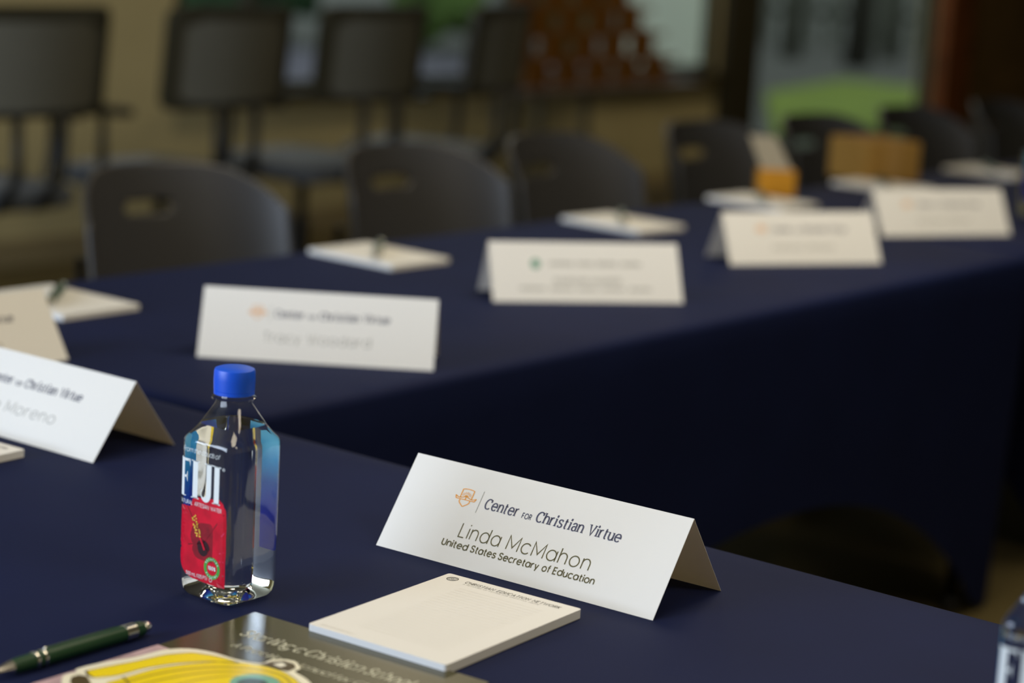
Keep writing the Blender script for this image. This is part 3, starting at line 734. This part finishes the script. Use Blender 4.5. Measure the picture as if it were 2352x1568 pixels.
def diamond_like(A, r, z):                      # rotated square: its corners sit over the face middles (shoulder ridges)
    out = []
    for p in A:
        a = math.atan2(p[1], p[0]); k = ((a + pi / 4) % (pi / 2)) - pi / 4   # 0 at face middle
        rr = r * cos(pi / 4) / cos(pi / 4 - abs(k)); out.append((rr * cos(a), rr * sin(a), z))
    return out


def shell_rings(off=0., top=.1925, floor_z=0., closed_base=True):
    s = SIDE - 2 * off; rc = RC - off * .6
    body = sq(s, rc, 0)
    R = []
    if closed_base:
        R += [blend(circ_like(body, .004, 0), body, 0, floor_z + .009 + off), circ_like(body, .012, floor_z + .0085 + off), circ_like(body, .021 - off, floor_z + .0035 + off), circ_like(body, .0245, floor_z + .0006 + off)]
    for z, k in ((.0, .80), (.0016, .88), (.005, .945), (.010, .975), (.016, .992), (.022, 1.0)):
        R.append([(p[0] * k, p[1] * k, max(floor_z + off, z + (off if z < .01 else 0))) for p in body])
    for z in (.040, .075, .11, .1405): R.append([(p[0], p[1], z) for p in body])
    R.append([(p[0] * .995, p[1] * .995, .1440) for p in body]); R.append([(p[0] * .975, p[1] * .975, .1462) for p in body])
    D = diamond_like(body, .0475 - off, 0)
    S0 = [(p[0] * .95, p[1] * .95, .1475) for p in body]
    R.append(S0)
    cn = circ_like(body, .0163 - off, 0)
    for t in (.12, .3, .5, .7, .86):
        z = .1475 + (.1775 - .1475) * t
        Q = blend(S0, cn, t, z); Dm = diamond_like(body, .0520 * (1 - t) + .0225 * t - off, z)
        g_ = min(1, 3.2 * t) * (1 - max(0, (t - .7) / .3) * .6)
        out = []
        for q, d in zip(Q, Dm):
            rq = sqrt(q[0] ** 2 + q[1] ** 2); rd = sqrt(d[0] ** 2 + d[1] ** 2); r2 = max(rq * .94, rq + (min(rq, rd) - rq) * g_)
            out.append((q[0] / rq * r2, q[1] / rq * r2, z))
        R.append(out)
    R.append(circ_like(body, .0161 - off, .1780)); R.append(circ_like(body, .0157 - off, .1812))
    return R, body


M_shell = bpy.data.materials.new('clear_bottle_plastic'); M_shell.use_nodes = True
nt = M_shell.node_tree; nt.nodes.clear()
o_ = nt.nodes.new('ShaderNodeOutputMaterial'); mx = nt.nodes.new('ShaderNodeMixShader'); tr = nt.nodes.new('ShaderNodeBsdfTransparent')
gl = nt.nodes.new('ShaderNodeBsdfGlossy'); gl.inputs['Roughness'].default_value = .07; fr = nt.nodes.new('ShaderNodeFresnel'); fr.inputs['IOR'].default_value = 1.5
tr.inputs['Color'].default_value = (.95, .965, .97, 1)
front_only(nt, fr, mx); nt.links.new(tr.outputs[0], mx.inputs[1]); nt.links.new(gl.outputs[0], mx.inputs[2]); nt.links.new(mx.outputs[0], o_.inputs[0])
M_water = mat('water', (.97, .985, .99, 1), 0.0, trans=1.0, ior=1.31)
M_cap = mat('blue_cap_plastic', rgb(24, 84, 214), .38, spec=.5)
M_red = mat('hibiscus_red_ink', rgb(205, 8, 42), .35, noise=.22, nscale=70)
M_reddk = mat('hibiscus_dark_ink', rgb(44, 4, 16), .4)
M_redmid = mat('hibiscus_crimson_ink', rgb(140, 2, 26), .4, noise=.3, nscale=90)
M_yel = mat('stamen_yellow_ink', rgb(236, 190, 70), .4); M_wht = mat('white_label_ink', rgb(232, 236, 236), .4); M_grn = mat('badge_green_ink', rgb(70, 158, 62), .4)
M_pnk = mat('petal_pink_ink', rgb(230, 60, 110), .4)
# picture on the rear label: cyan sky to deep ultramarine, as printed
M_back = bpy.data.materials.new('blue_rear_label_print'); M_back.use_nodes = True
nt = M_back.node_tree; pb = nt.nodes['Principled BSDF']; pb.inputs['Roughness'].default_value = .45
tcn = nt.nodes.new('ShaderNodeTexCoord'); sp = nt.nodes.new('ShaderNodeSeparateXYZ'); rp = nt.nodes.new('ShaderNodeValToRGB'); mp = nt.nodes.new('ShaderNodeMapRange')
mp.inputs['From Min'].default_value = .035; mp.inputs['From Max'].default_value = .146
wv = nt.nodes.new('ShaderNodeTexNoise'); wv.inputs['Scale'].default_value = 30; ma = nt.nodes.new('ShaderNodeMath'); ma.operation = 'MULTIPLY_ADD'; ma.inputs[1].default_value = .016
nt.links.new(tcn.outputs['Object'], wv.inputs['Vector']); nt.links.new(tcn.outputs['Object'], sp.inputs[0]); nt.links.new(wv.outputs['Fac'], ma.inputs[0]); nt.links.new(sp.outputs['Z'], ma.inputs[2])
nt.links.new(ma.outputs[0], mp.inputs['Value']); nt.links.new(mp.outputs[0], rp.inputs['Fac'])
cr = rp.color_ramp; cr.elements[0].color = rgb(14, 40, 170); cr.elements[1].color = rgb(120, 206, 240)
e = cr.elements.new(.42); e.color = rgb(30, 48, 190); e = cr.elements.new(.68); e.color = rgb(20, 96, 190); e = cr.elements.new(.85); e.color = rgb(40, 160, 220)
tl = nt.nodes.new('ShaderNodeBsdfTranslucent'); mx = nt.nodes.new('ShaderNodeMixShader'); mx.inputs[0].default_value = .5
nt.links.new(rp.outputs['Color'], pb.inputs['Base Color']); nt.links.new(rp.outputs['Color'], tl.inputs['Color'])
nt.links.new(pb.outputs[0], mx.inputs[1]); nt.links.new(tl.outputs[0], mx.inputs[2]); nt.links.new(mx.outputs[0], nt.nodes['Material Output'].inputs['Surface'])


def wrap(off, face):
    """label coordinates (s across the face in m, z) -> point on the body; face 0:+x 1:+y 2:-x 3:-y, s grows counter-clockwise seen from above"""
    h_ = SIDE / 2; fl = h_ - RC; qa = RC * pi / 2
    def f(s, z):
        sg = 1 if s >= 0 else -1; a = abs(s)
        if a <= fl: x, y = h_ + off, s
        elif a <= fl + qa:
            t = (a - fl) / RC; x, y = h_ - RC + (RC + off) * cos(t), sg * (fl + (RC + off) * sin(t))
        else: x, y = h_ - RC - (a - fl - qa), sg * (h_ + off)
        c, s_ = [(1, 0), (0, 1), (-1, 0), (0, -1)][face]
        return (c * x - s_ * y, s_ * x + c * y, z)
    return f


def grid_label(mb, surf, s0, s1, z0, z1, m, n=26, k=14):
    P = [[surf(s0 + (s1 - s0) * i / n, z0 + (z1 - z0) * j / k) for i in range(n + 1)] for j in range(k + 1)]
    V = [p for r in P for p in r]
    mb.add(V, [(j * (n + 1) + i, j * (n + 1) + i + 1, (j + 1) * (n + 1) + i + 1, (j + 1) * (n + 1) + i) for j in range(k) for i in range(n)], m)


def bottle(loc, rz, label):
    t = thing('water_bottle', label, 'water bottle', loc, rz, 'square plastic water bottles')
    R, body = shell_rings()
    b = MB(); b.rings(R, cap0=True, cap1=False)
    b.rings([circ_like(body, r, z) for r, z in ((.0157, .1812), (.0196, .1816), (.0198, .1832), (.0155, .1838), (.0150, .1850), (.0150, .1930))], False, False)
    b.build('bottle_body', M_shell, t, auto=38, weld=True)
    # water, filling the bottle to just above the shoulder edge
    Wr, _ = shell_rings(off=.0007); WL = .1592
    Wr = [r for r in Wr if r[0][2] < WL]
    last = Wr[-1]; nxt = [r for r in shell_rings(off=.0007)[0] if r[0][2] > WL][0]
    tt = (WL - last[0][2]) / (nxt[0][2] - last[0][2]); Wr.append(blend(last, nxt, tt, WL))
    b = MB(); b.rings(Wr)
    wm = b.mesh('water_body', False, True); wm.materials.append(M_water)
    inz = lambda p: .040 <= p.center.z <= .1405 and abs(p.normal.z) < .2
    lab = [p.index for p in wm.polygons if inz(p) and p.center.x < -(SIDE / 2 - .0026) and p.center.y > -.0165]
    sid = [p.index for p in wm.polygons if inz(p) and p.center.y < -(SIDE / 2 - .0026) and p.center.x > .010]
    def part_of(name, keep, m_):
        bm = bmesh.new(); bm.from_mesh(wm); bm.faces.ensure_lookup_table(); ks = set(keep)
        bmesh.ops.delete(bm, geom=[f for f in bm.faces if f.index not in ks], context='FACES')
        me = bpy.data.meshes.new(name); bm.to_mesh(me); bm.free(); me.materials.clear(); me.materials.append(m_)
        me.polygons.foreach_set('use_smooth', [True] * len(me.polygons)); me.set_sharp_from_angle(angle=radians(38))
        o = bpy.data.objects.new(name, me); COL.objects.link(o); o.parent = t; return o
    ls = set(lab) | set(sid)
    part_of('water', [p.index for p in wm.polygons if p.index not in ls], M_water)
    part_of('rear_label', lab, M_back)['label'] = 'blue picture label'
    part_of('side_label', sid, M_back)['label'] = 'blue strip of the label'
    bpy.data.meshes.remove(wm)
    # cap
    b = MB(); P = []
    pr = [(.0172, .1858), (.0180, .1860), (.0180, .1888), (.0177, .1890), (.0181, .1895), (.0184, .1990), (.0182, .2060), (.0175, .2082), (.0150, .2092), (.0010, .2092)]
    rs = []
    for r, z in pr:
        ring = []
        for j in range(120):
            rr = r * (1 - (.005 if (j % 2 and .1893 < z < .2065) else 0)); ring.append((rr * cos(2 * pi * j / 120), rr * sin(2 * pi * j / 120), z))
        rs.append(ring)
    b.rings(rs); b.build('cap', M_cap, t, auto=30)
    # front label
    sf = wrap(.0003, 0); sf2 = wrap(.00045, 0); sf3 = wrap(.0006, 0); sf4 = wrap(.0007, 0)
    b = MB()
    ph = [(.0285, .019), (.0285, .0300), (.0283, .040), (.0287, .052), (.0284, .064), (.0286, .076), (.0278, .088), (.0250, .0955), (.020, .0985), (.013, .0975), (.004, .0965), (-.006, .0950), (-.0135, .0925), (-.0165, .0850), (-.0240, .0850), (-.0298, .0835), (-.0325, .0760), (-.0352, .0680), (-.0350, .0600), (-.0320, .0520), (-.0262, .0470), (-.0290, .0425), (-.0292, .0350), (-.0250, .0275), (-.0196, .0225), (-.012, .0200), (.008, .0192)]
    P2 = []
    for i in range(len(ph)):
        a, c = ph[i], ph[(i + 1) % len(ph)]
        for k in range(3):
            s_ = a[0] + (c[0] - a[0]) * k / 3; z_ = a[1] + (c[1] - a[1]) * k / 3
            if s_ < .027 and z_ > .021: s_ += .0006 * sin(i * 3.1 + k * 2.2); z_ += .0006 * cos(i * 2.3 + k * 2.9)
            P2.append((s_, z_))
    c0 = (.0015, .055); NR = 9
    V = [sf(*c0)]
    for k in range(1, NR + 1):
        V += [sf(c0[0] + (p[0] - c0[0]) * k / NR, c0[1] + (p[1] - c0[1]) * k / NR) for p in P2]
    n = len(P2)
    b.add(V, [(0, 1 + i, 1 + (i + 1) % n) for i in range(n)], M_redmid)
    for k in range(NR - 1):
        b.add([], [], None)
        f = [(1 + k * n + i, 1 + k * n + (i + 1) % n, 1 + (k + 1) * n + (i + 1) % n, 1 + (k + 1) * n + i) for i in range(n)]
        base = len(b.v) - len(V); mi = b.mi(M_redmid if k < 3 else M_red)
        for q in f: b.f.append([base + a for a in q]); b.m.append(mi)
    # darker creases between petals
    for a in ((.026, .086), (-.020, .0855), (-.029, .047), (.027, .030)):
        ribbon(b, [(c0[0], c0[1]), ((c0[0] * .4 + a[0] * .6), (c0[1] * .4 + a[1] * .6)), a], .0011, .0011, sf2, M_redmid)
    for a, c in (((-.036, .061), (-.027, .0585)), ((.027, .070), (.024, .066)), ((.027, .052), (.022, .050)), ((-.031, .0515), (-.024, .0505)), ((.027, .043), (.022, .0425)), ((-.032, .037), (-.027, .0355))):
        ribbon(b, [a, c], .0006, .0006, sf2, M_pnk)
    D = [(.0015 + .0075 * cos(q * pi / 10) * (1.1 if q < 10 else .9), .0505 + .0075 * sin(q * pi / 10)) for q in range(20)]
    b.add([sf2(*p) for p in D], [list(range(20))], M_reddk)
    ribbon(b, spl([(.0035, .0490), (.0005, .0545), (-.0045, .0620)]), .0020, .0020, sf3, M_red)
    random.seed(5)
    for q in range(34):
        t_ = random.random(); s_ = -.0045 - .0065 * t_ + random.uniform(-.0032, .0032); z_ = .0605 + .0165 * t_ + random.uniform(-.0012, .0012)
        rr = random.uniform(.0006, .0011); b.add([sf4(s_ + rr * cos(k * pi / 3), z_ + rr * sin(k * pi / 3)) for k in range(6)], [list(range(6))], M_yel)
    b.build('flower_print', parent=t, raw=True)['label'] = 'red hibiscus print'
    b = MB()
    A = arc(0, 0, 1, 1, 0, 360, 40); ribbon(b, [(.0135 + .0083 * x, .0345 + .0083 * y) for x, y in A], .0034, .0034, sf2, M_grn)
    text(b, '100%', .0088, .0182, .0330, .0030, .24, M_wht, sf3)
    for s0_, txt, up in ((0, 'RECYCLED', True), (0, 'PLASTIC', False)):
        for i, ch in enumerate(txt):
            a = radians(150 - 120 * i / (len(txt) - 1)) if up else radians(220 + 100 * i / (len(txt) - 1))
            cx_, cz_ = .0135 + .0083 * cos(a), .0345 + .0083 * sin(a); rot = a - pi / 2 if up else a + pi / 2
            text(b, ch, 0, .0012, -.0007, .0015, .25, M_wht, (lambda x, y, cx_=cx_, cz_=cz_, rot=rot: sf3(cx_ + (x - .0006) * cos(rot) - y * sin(rot), cz_ + (x - .0006) * sin(rot) + y * cos(rot))))
    b.build('recycled_badge', parent=t, raw=True)['label'] = 'green ring with 100% inside'
    b = MB()
    z0, hh = .0935, .0345
    def FJ(x0, kind):
        mx_ = lambda x, y: sf4(x0 + x, z0 + y * hh)
        def R(a, c, d, e): b.add([mx_(a, c), mx_((a + d) / 2, c), mx_(d, c), mx_(d, e), mx_((a + d) / 2, e), mx_(a, e)], [(0, 1, 4, 5), (1, 2, 3, 4)], M_wht)
        w_ = .0062
        if kind == 'I':
            R(0, .0, w_, 1); R(-.0018, 0, w_ + .0018, .028); R(-.0018, .972, w_ + .0018, 1)
        if kind == 'F':
            R(0, .0, w_ * .95, 1); R(-.0018, 0, w_ + .0018, .028); R(-.0018, .972, .0130, 1); R(w_, .93, .0122, 1)
            b.add([mx_(.0130, 1), mx_(.0130, .80), mx_(.0118, .93), mx_(.0095, .95)], [(0, 1, 2, 3)], M_wht)
            R(w_, .50, .0098, .56); b.add([mx_(.0098, .68), mx_(.0098, .38), mx_(.0086, .49), mx_(.0086, .57)], [(0, 1, 2, 3)], M_wht)
        if kind == 'J':
            R(.0065, .22, .0065 + w_, 1); R(.0047, .972, .0145, 1)
            ribbon(b, [(.0065 + w_ / 2 - .0060 + .0060 * cos(radians(-a)), .22 + .175 * sin(radians(-a))) for a in range(0, 165, 12)], .0052, .0052, lambda x, y: mx_(x, y), M_wht) if False else None
            o2 = [(.0065 + w_ - .0066 * (1 - cos(radians(a))), .22 - .245 * sin(radians(a))) for a in range(0, 171, 10)]
            i2 = [(.0065 - .0031 * (1 - cos(radians(a))), .22 - .13 * sin(radians(a))) for a in range(0, 171, 10)]
            b.add([mx_(*p) for p in o2] + [mx_(*p) for p in i2], [(i, i + 1, len(o2) + i + 1, len(o2) + i) for i in range(len(o2) - 1)], M_wht)
            b.add([mx_(o2[-1][0], o2[-1][1]), mx_(i2[-1][0], i2[-1][1]), mx_(.0028, .38), mx_(.0002, .26)], [(0, 1, 2, 3)], M_wht)
    FJ(-.0300, 'F'); FJ(-.0135, 'I'); FJ(-.0030, 'J'); FJ(.0135, 'I')
    b.build('brand_lettering', parent=t, raw=True)['label'] = 'tall white serif lettering'
    b = MB()
    ribbon(b, [(.0245 + .0012 * x, .1265 + .0012 * y) for x, y in arc(0, 0, 1, 1, 0, 360, 14)], .0003, .0003, sf4, M_wht)
    text(b, 'R', .0240, .0250, .1260, .0011, .2, M_wht, sf4)
    text(b, 'NATURAL  ARTESIAN  WATER', -.0305, .0235, .0870, .0034, .12, M_wht, sf4, bear=.12)
    text(b, 'From the clouds of', -.0270, .0190, .1345, .0042, .09, M_wht, sf4, italic=.35, bear=.03)
    text(b, '500 mL (1.05 PT)', -.0190, .0080, .0222, .0032, .12, M_wht, sf4, bear=.08)
    ribbon(b, [(.0125 + .0017 * x, .0237 + .0017 * y) for x, y in arc(0, 0, 1, 1, 0, 360, 14)], .0004, .0004, sf4, M_wht)
    b.build('caption_lettering', parent=t, raw=True)['label'] = 'small white lettering'
    return t


BT = bottle((-1.3482, 1.3468, TZ + .0006), radians(0), 'water bottle with blue cap and red flower label left of the sharp name card')
BT.rotation_euler = (0, 0, radians(-90.5))
c = copy_tree(BT); c.location = (-.603, 1.434, TZ + .0006); c.rotation_euler = (0, 0, radians(-80)); c['label'] = 'water bottle cut off by the bottom right corner of the photo'
c = copy_tree(BT); c.location = (-2.06, 4.54, TZ + .0006); c.rotation_euler = (0, 0, radians(-30)); c['label'] = 'blurred water bottle at the right edge beside the farthest name card'

# ================================================================== STACKING CHAIRS
def stacking_chair():
    t = thing('stacking_chair', '', 'chair', group='plastic chairs behind the far tables')
    R = .28; PM = radians(62)
    # seat shell
    b = MB(); pts = rounded(-.21, -.22, .22, .22, .06, 5)
    b.rings([[(x * .96, y * .96, .430) for x, y in pts], [(x, y, .436) for x, y in pts], [(x, y, .452) for x, y in pts], [(x * .95, y * .95, .458) for x, y in pts]])
    b.build('seat', M_charcoal, t, auto=40)
    # back shell with a hand slot
    NU, NV = 60, 40; bm = bmesh.new(); grid = {}
    def P(i, j):
        a = -PM + 2 * PM * i / NU; k = abs(a) / PM
        ztop = .826 - .09 * max(0, (k - .25) / .75) ** 2.6; zb = .50 + .03 * k ** 2
        z = zb + (ztop - zb) * (j / NV) ** .85
        x = -.22 + R * (1 - cos(a)) * 1.0 - (z - .45) * .17; y = R * sin(a)
        return Vector((x, y, z))
    for i in range(NU + 1):
        for j in range(NV + 1): grid[i, j] = bm.verts.new(P(i, j))
    for i in range(NU):
        for j in range(NV):
            c_ = (P(i, j) + P(i + 1, j + 1)) / 2
            if (c_.y / .056) ** 4 + ((c_.z - .742) / .016) ** 4 < 1: continue
            bm.faces.new((grid[i, j], grid[i + 1, j], grid[i + 1, j + 1], grid[i, j + 1]))
    bmesh.ops.delete(bm, geom=[v for v in bm.verts if not v.link_faces], context='VERTS')
    me = bpy.data.meshes.new('backrest'); bm.to_mesh(me); bm.free(); me.materials.append(M_charcoal)
    me.polygons.foreach_set('use_smooth', [True] * len(me.polygons))
    o = bpy.data.objects.new('backrest', me); COL.objects.link(o); o.parent = t
    sm = o.modifiers.new('s', 'SOLIDIFY'); sm.thickness = .009; sm.offset = 0
    for sy in (-1, 1):
        for xa, xb in ((.19, .22), (-.19, -.25)):
            b = MB(); b.tube([(xb, sy * .225, .01), (xa, sy * .2, .43)], .0115); lo = b.build('leg', M_steel, t, smooth=True)
            b = MB(); b.lathe([(.016, 0), (.016, .015), (.012, .02)], 12, (xb, sy * .225, 0)); b.build('foot_cap', M_black, lo)
        b = MB(); b.tube([(-.16, sy * .20, .425), (-.215, sy * .20, .47), (-.235, sy * .19, .56), (-.225, sy * .185, .66)], .010); b.build('back_support', M_steel, t, smooth=True)
    b = MB(); b.tube([(-.19, -.2, .42), (.19, -.2, .42), (.19, .2, .42), (-.19, .2, .42), (-.19, -.2, .42)], .010); b.build('seat_frame', M_steel, t)
    return t


ch0 = stacking_chair()
ks = [(2.905, -4, 'dark plastic chair nearest on the left, behind the first far name card'),
      (3.645, -4, 'dark plastic chair second from the left with a dark hand slot'),
      (4.18, 1, 'dark plastic chair third from the left, behind the notepad of the green-emblem card'),
      (4.86, -2, 'dark plastic chair whose hand slot shows pale wall, left of the small amber carton'),
      (5.40, -3, 'dark plastic chair between the amber carton and the cardboard box'),
      (5.98, -2, 'dark plastic chair directly behind the cardboard box'),
      (6.56, 0, 'dark plastic chair at the far right in front of the wooden panel')]
for i, (y, rz, lb) in enumerate(ks):
    q = ch0 if i == 0 else copy_tree(ch0)
    q.location = (-2.92 - (.02 if i % 2 else 0), y, 0); q.rotation_euler = (0, 0, radians(rz)); q['label'] = lb

# ================================================================== OFFICE TASK CHAIRS
M_mesh = mat('grey_mesh_back', rgb(100, 100, 92), .6, spec=.4, noise=.06, nscale=90)
M_seat = mat('blue_grey_seat_fabric', rgb(72, 78, 86), .8, sheen=.2)


def task_chair():
    t = thing('office_chair', '', 'office chair', group='office chairs facing the window counter')
    b = MB(); pts = rounded(-.24, -.24, .24, .24, .08, 6)
    b.rings([[(x * .9, y * .9, .405) for x, y in pts], [(x, y, .42) for x, y in pts], [(x, y, .45) for x, y in pts], [(x * .93, y * .93, .47) for x, y in pts]]); b.build('seat', M_seat, t, auto=50)
    # back: framed, slightly bowed panel (rear at -x); the sitter faces +x
    def bp(y, z, d=0): return (-.25 - (z - .5) * .10 - .06 * (1 - (y / .26) ** 2) - d, y, z)
    o2 = rounded(-.265, .685, .265, 1.005, .04, 5); i2 = rounded(-.228, .715, .228, .955, .03, 5)
    b = MB(); n = len(o2); V = []
    for d in (-.014, .014):
        V += [bp(y, z, d) for y, z in o2] + [bp(y, z, d) for y, z in i2]
    Fc = []
    for i in range(n):
        j = (i + 1) % n
        Fc += [(i, j, n + j, n + i), (2 * n + i, 3 * n + i, 3 * n + j, 2 * n + j), (i, 2 * n + i, 2 * n + j, j), (n + i, n + j, 3 * n + j, 3 * n + i)]
    b.add(V, Fc); fr_ = b.build('back_frame', mat('charcoal_frame', rgb(52, 50, 38), .5), t)
    b = MB(); NY, NZ = 14, 6; V = []
    for d in (-.004, .004):
        for k in range(NZ + 1):
            for i in range(NY + 1): V.append(bp(-.235 + .47 * i / NY, .708 + .255 * k / NZ, d))
    w_ = NY + 1; o_n = (NZ + 1) * w_; Fc = []
    for k in range(NZ):
        for i in range(NY):
            a = k * w_ + i; Fc += [(a, a + 1, a + w_ + 1, a + w_), (o_n + a, o_n + a + w_, o_n + a + w_ + 1, o_n + a + 1)]
    b.add(V, Fc); b.build('back_panel', M_mesh, t, smooth=True)
    for sy in (-.07, .07):
        b = MB(); b.tube([(-.05, sy, .40), (-.24, sy, .42), (-.33, sy * 1.1, .52), (-.335, sy * 1.2, .70)], .016); b.build('back_bracket', M_black, t, smooth=True)
    for sy in (-1, 1):
        b = MB(); b.tube([(.0, sy * .2, .42), (-.02, sy * .265, .43), (-.03, sy * .28, .55), (-.03, sy * .28, .655)], [.014, .016, .016, .014]); ao = b.build('armrest', M_black, t, smooth=True)
        b = MB(); slab(b, [(x - .02, y + sy * .28) for x, y in rounded(-.13, -.035, .13, .035, .03, 4)], .655, .68); b.build('arm_pad', M_black, ao, bevel=.004)
    b = MB(); b.lathe([(.03, .09), (.03, .25), (.02, .25), (.02, .40)], 16); b.build('gas_lift', M_steel, t, auto=40)
    b = MB(); b.lathe([(.05, .06), (.055, .085), (.035, .12)], 20)
    for k in range(5):
        a = 2 * pi * k / 5 + .3; b.tube([(.03 * cos(a), .03 * sin(a), .095), (.27 * cos(a), .27 * sin(a), .068)], [.026, .016], 8)
    b.build('star_base', M_black, t, auto=50)
    for k in range(5):
        a = 2 * pi * k / 5 + .3; b = MB()
        for d in (-.013, .013):
            A = Matrix.Rotation(a, 3, 'Z') @ Matrix.Rotation(radians(90), 3, 'X')
            b.lathe([(.012, -.008), (.026, -.007), (.026, .007), (.012, .008)], 16, Vector((.27 * cos(a), .27 * sin(a), .027)) + A @ Vector((0, 0, d)), axis=A)
        b.tube([(.27 * cos(a), .27 * sin(a), .027), (.27 * cos(a), .27 * sin(a), .062)], .007, 8); b.build('caster', M_black, t)
    return t


tc0 = task_chair()
for i, (x, y, rz, lb) in enumerate(((-5.22, 4.09, 178, 'dark office chair at the far left edge with its star base showing'), (-5.22, 4.85, 181, 'grey-backed office chair second from the left, above the first plastic chair'),
                                    (-5.22, 5.51, 182, 'grey-backed office chair in front of the green window view, third from the left'), (-5.27, 6.19, 197, 'rightmost office chair, beside the brown wooden lattice'))):
    q = tc0 if i == 0 else copy_tree(tc0)
    q.location = (x, y, 0); q.rotation_euler = (0, 0, radians(rz)); q['label'] = lb

# ================================================================== LOW TABLE AND WOODEN LATTICE BY THE WINDOW
t = thing('side_table', 'low dark table under the brown wooden lattice by the window', 'table', (-5.78, 7.90, 0))
b = MB(); b.box((0, .12, .580), (.20, 1.36, .026)); b.build('tabletop', mat('taupe_laminate', rgb(80, 70, 66), .5), t, bevel=.005)
for y in (-.33, .01):
    b = MB(); b.tube([(0, y, .02), (0, y, .563)], .022); b.box((0, y, .012), (.20, .06, .024)); b.build('leg', mat('grey_brown_legs', rgb(84, 78, 56), .5), t)
t = thing('wooden_lattice', 'stepped brown wooden lattice of square cells standing on the low window table', 'display stand', (-5.78, 7.36, .5935))
c_ = .112; b = MB(); cols = [11, 10, 9, 8]
W_l = mat('orange_brown_wood', rgb(96, 60, 10), .5, spec=.3, noise=.2, nscale=20)
for r in range(5):
    nC = [11, 10, 9, 8, 7][r]
    for k in range(nC):
        hole = (k + r) % 2 == 0
        cy = k * c_ + c_ / 2 + (0 if r % 2 == 0 else 0); cz = r * c_ + c_ / 2
        if not hole: b.box((0, cy, cz), (.03, c_ * 1.32, c_))
        else:
            for d, sz in (((0, 0, -c_ / 2 + .009), (.03, c_, .018)), ((0, 0, c_ / 2 - .009), (.03, c_, .018))):
                b.box((d[0], cy + d[1], cz + d[2]), (sz[0] * .98, sz[1], sz[2]))
b.build('lattice', W_l, t)

# ================================================================== THINGS AT THE FAR END OF THE FAR TABLE
M_card = mat('cardboard', rgb(142, 108, 52), .8, spec=.2, noise=.06, nscale=10)
t = thing('cardboard_box', 'shallow cardboard box at the back edge of the far table', 'box', (-2.60, 4.84, TZ + .0006), radians(66))
b = MB(); b.box((0, .06, .05), (.16, .16, .10)); b.build('carton', M_card, t, bevel=.002)
b = MB(); b.box((0, -.0205, .05), (.04, .0008, .098)); b.build('tape', mat('packing_tape', rgb(152, 118, 66), .3), t)
t = thing('small_carton', 'small amber carton with a pale sheet sticking out, left of the cardboard box', 'carton', (-2.60, 4.31, TZ + .0006), radians(40))
b = MB(); b.box((0, 0, .031), (.085, .06, .062)); b.build('carton_body', mat('amber_card', rgb(176, 120, 10), .6), t, bevel=.003)
b = MB(); b.add([(-.035, -.004, .062), (.035, -.004, .062), (.035, .004, .062), (-.035, .004, .062), (-.065, .02, .135), (-.005, .02, .135), (-.005, .026, .135), (-.065, .026, .135)], [(0, 1, 2, 3), (4, 5, 6, 7), (0, 1, 5, 4), (1, 2, 6, 5), (2, 3, 7, 6), (3, 0, 4, 7)])
b.build('paper_sheet', mat('dull_paper', rgb(138, 130, 112), .7), t)
t = thing('potted_plant', 'small bright green plant at the right edge of the farthest table', 'plant', (-2.40, 5.80, TZ + .0006))
b = MB(); b.lathe([(.030, 0), (.040, .06), (.042, .065), (.037, .065), (.034, .055), (.01, .053)], 24); b.build('pot', mat('white_pot', rgb(210, 208, 196), .4), t, auto=40)
b = MB(); random.seed(11)
for k in range(46):
    a = random.uniform(0, 2 * pi); l_ = random.uniform(.05, .10); up = random.uniform(.4, 1.3); w2 = .012
    d = Vector((cos(a), sin(a), 0)); s2 = Vector((-sin(a), cos(a), 0)); o0 = Vector((0, 0, .055)); m1 = o0 + d * l_ * .5 + Vector((0, 0, l_ * up)); e1 = o0 + d * l_ + Vector((0, 0, l_ * up * .8))
    b.add([o0, m1 - s2 * w2, m1 + s2 * w2, e1], [(0, 1, 2), (1, 3, 2)])
b.build('foliage', mat('bright_leaf', rgb(92, 140, 20), .5), t)
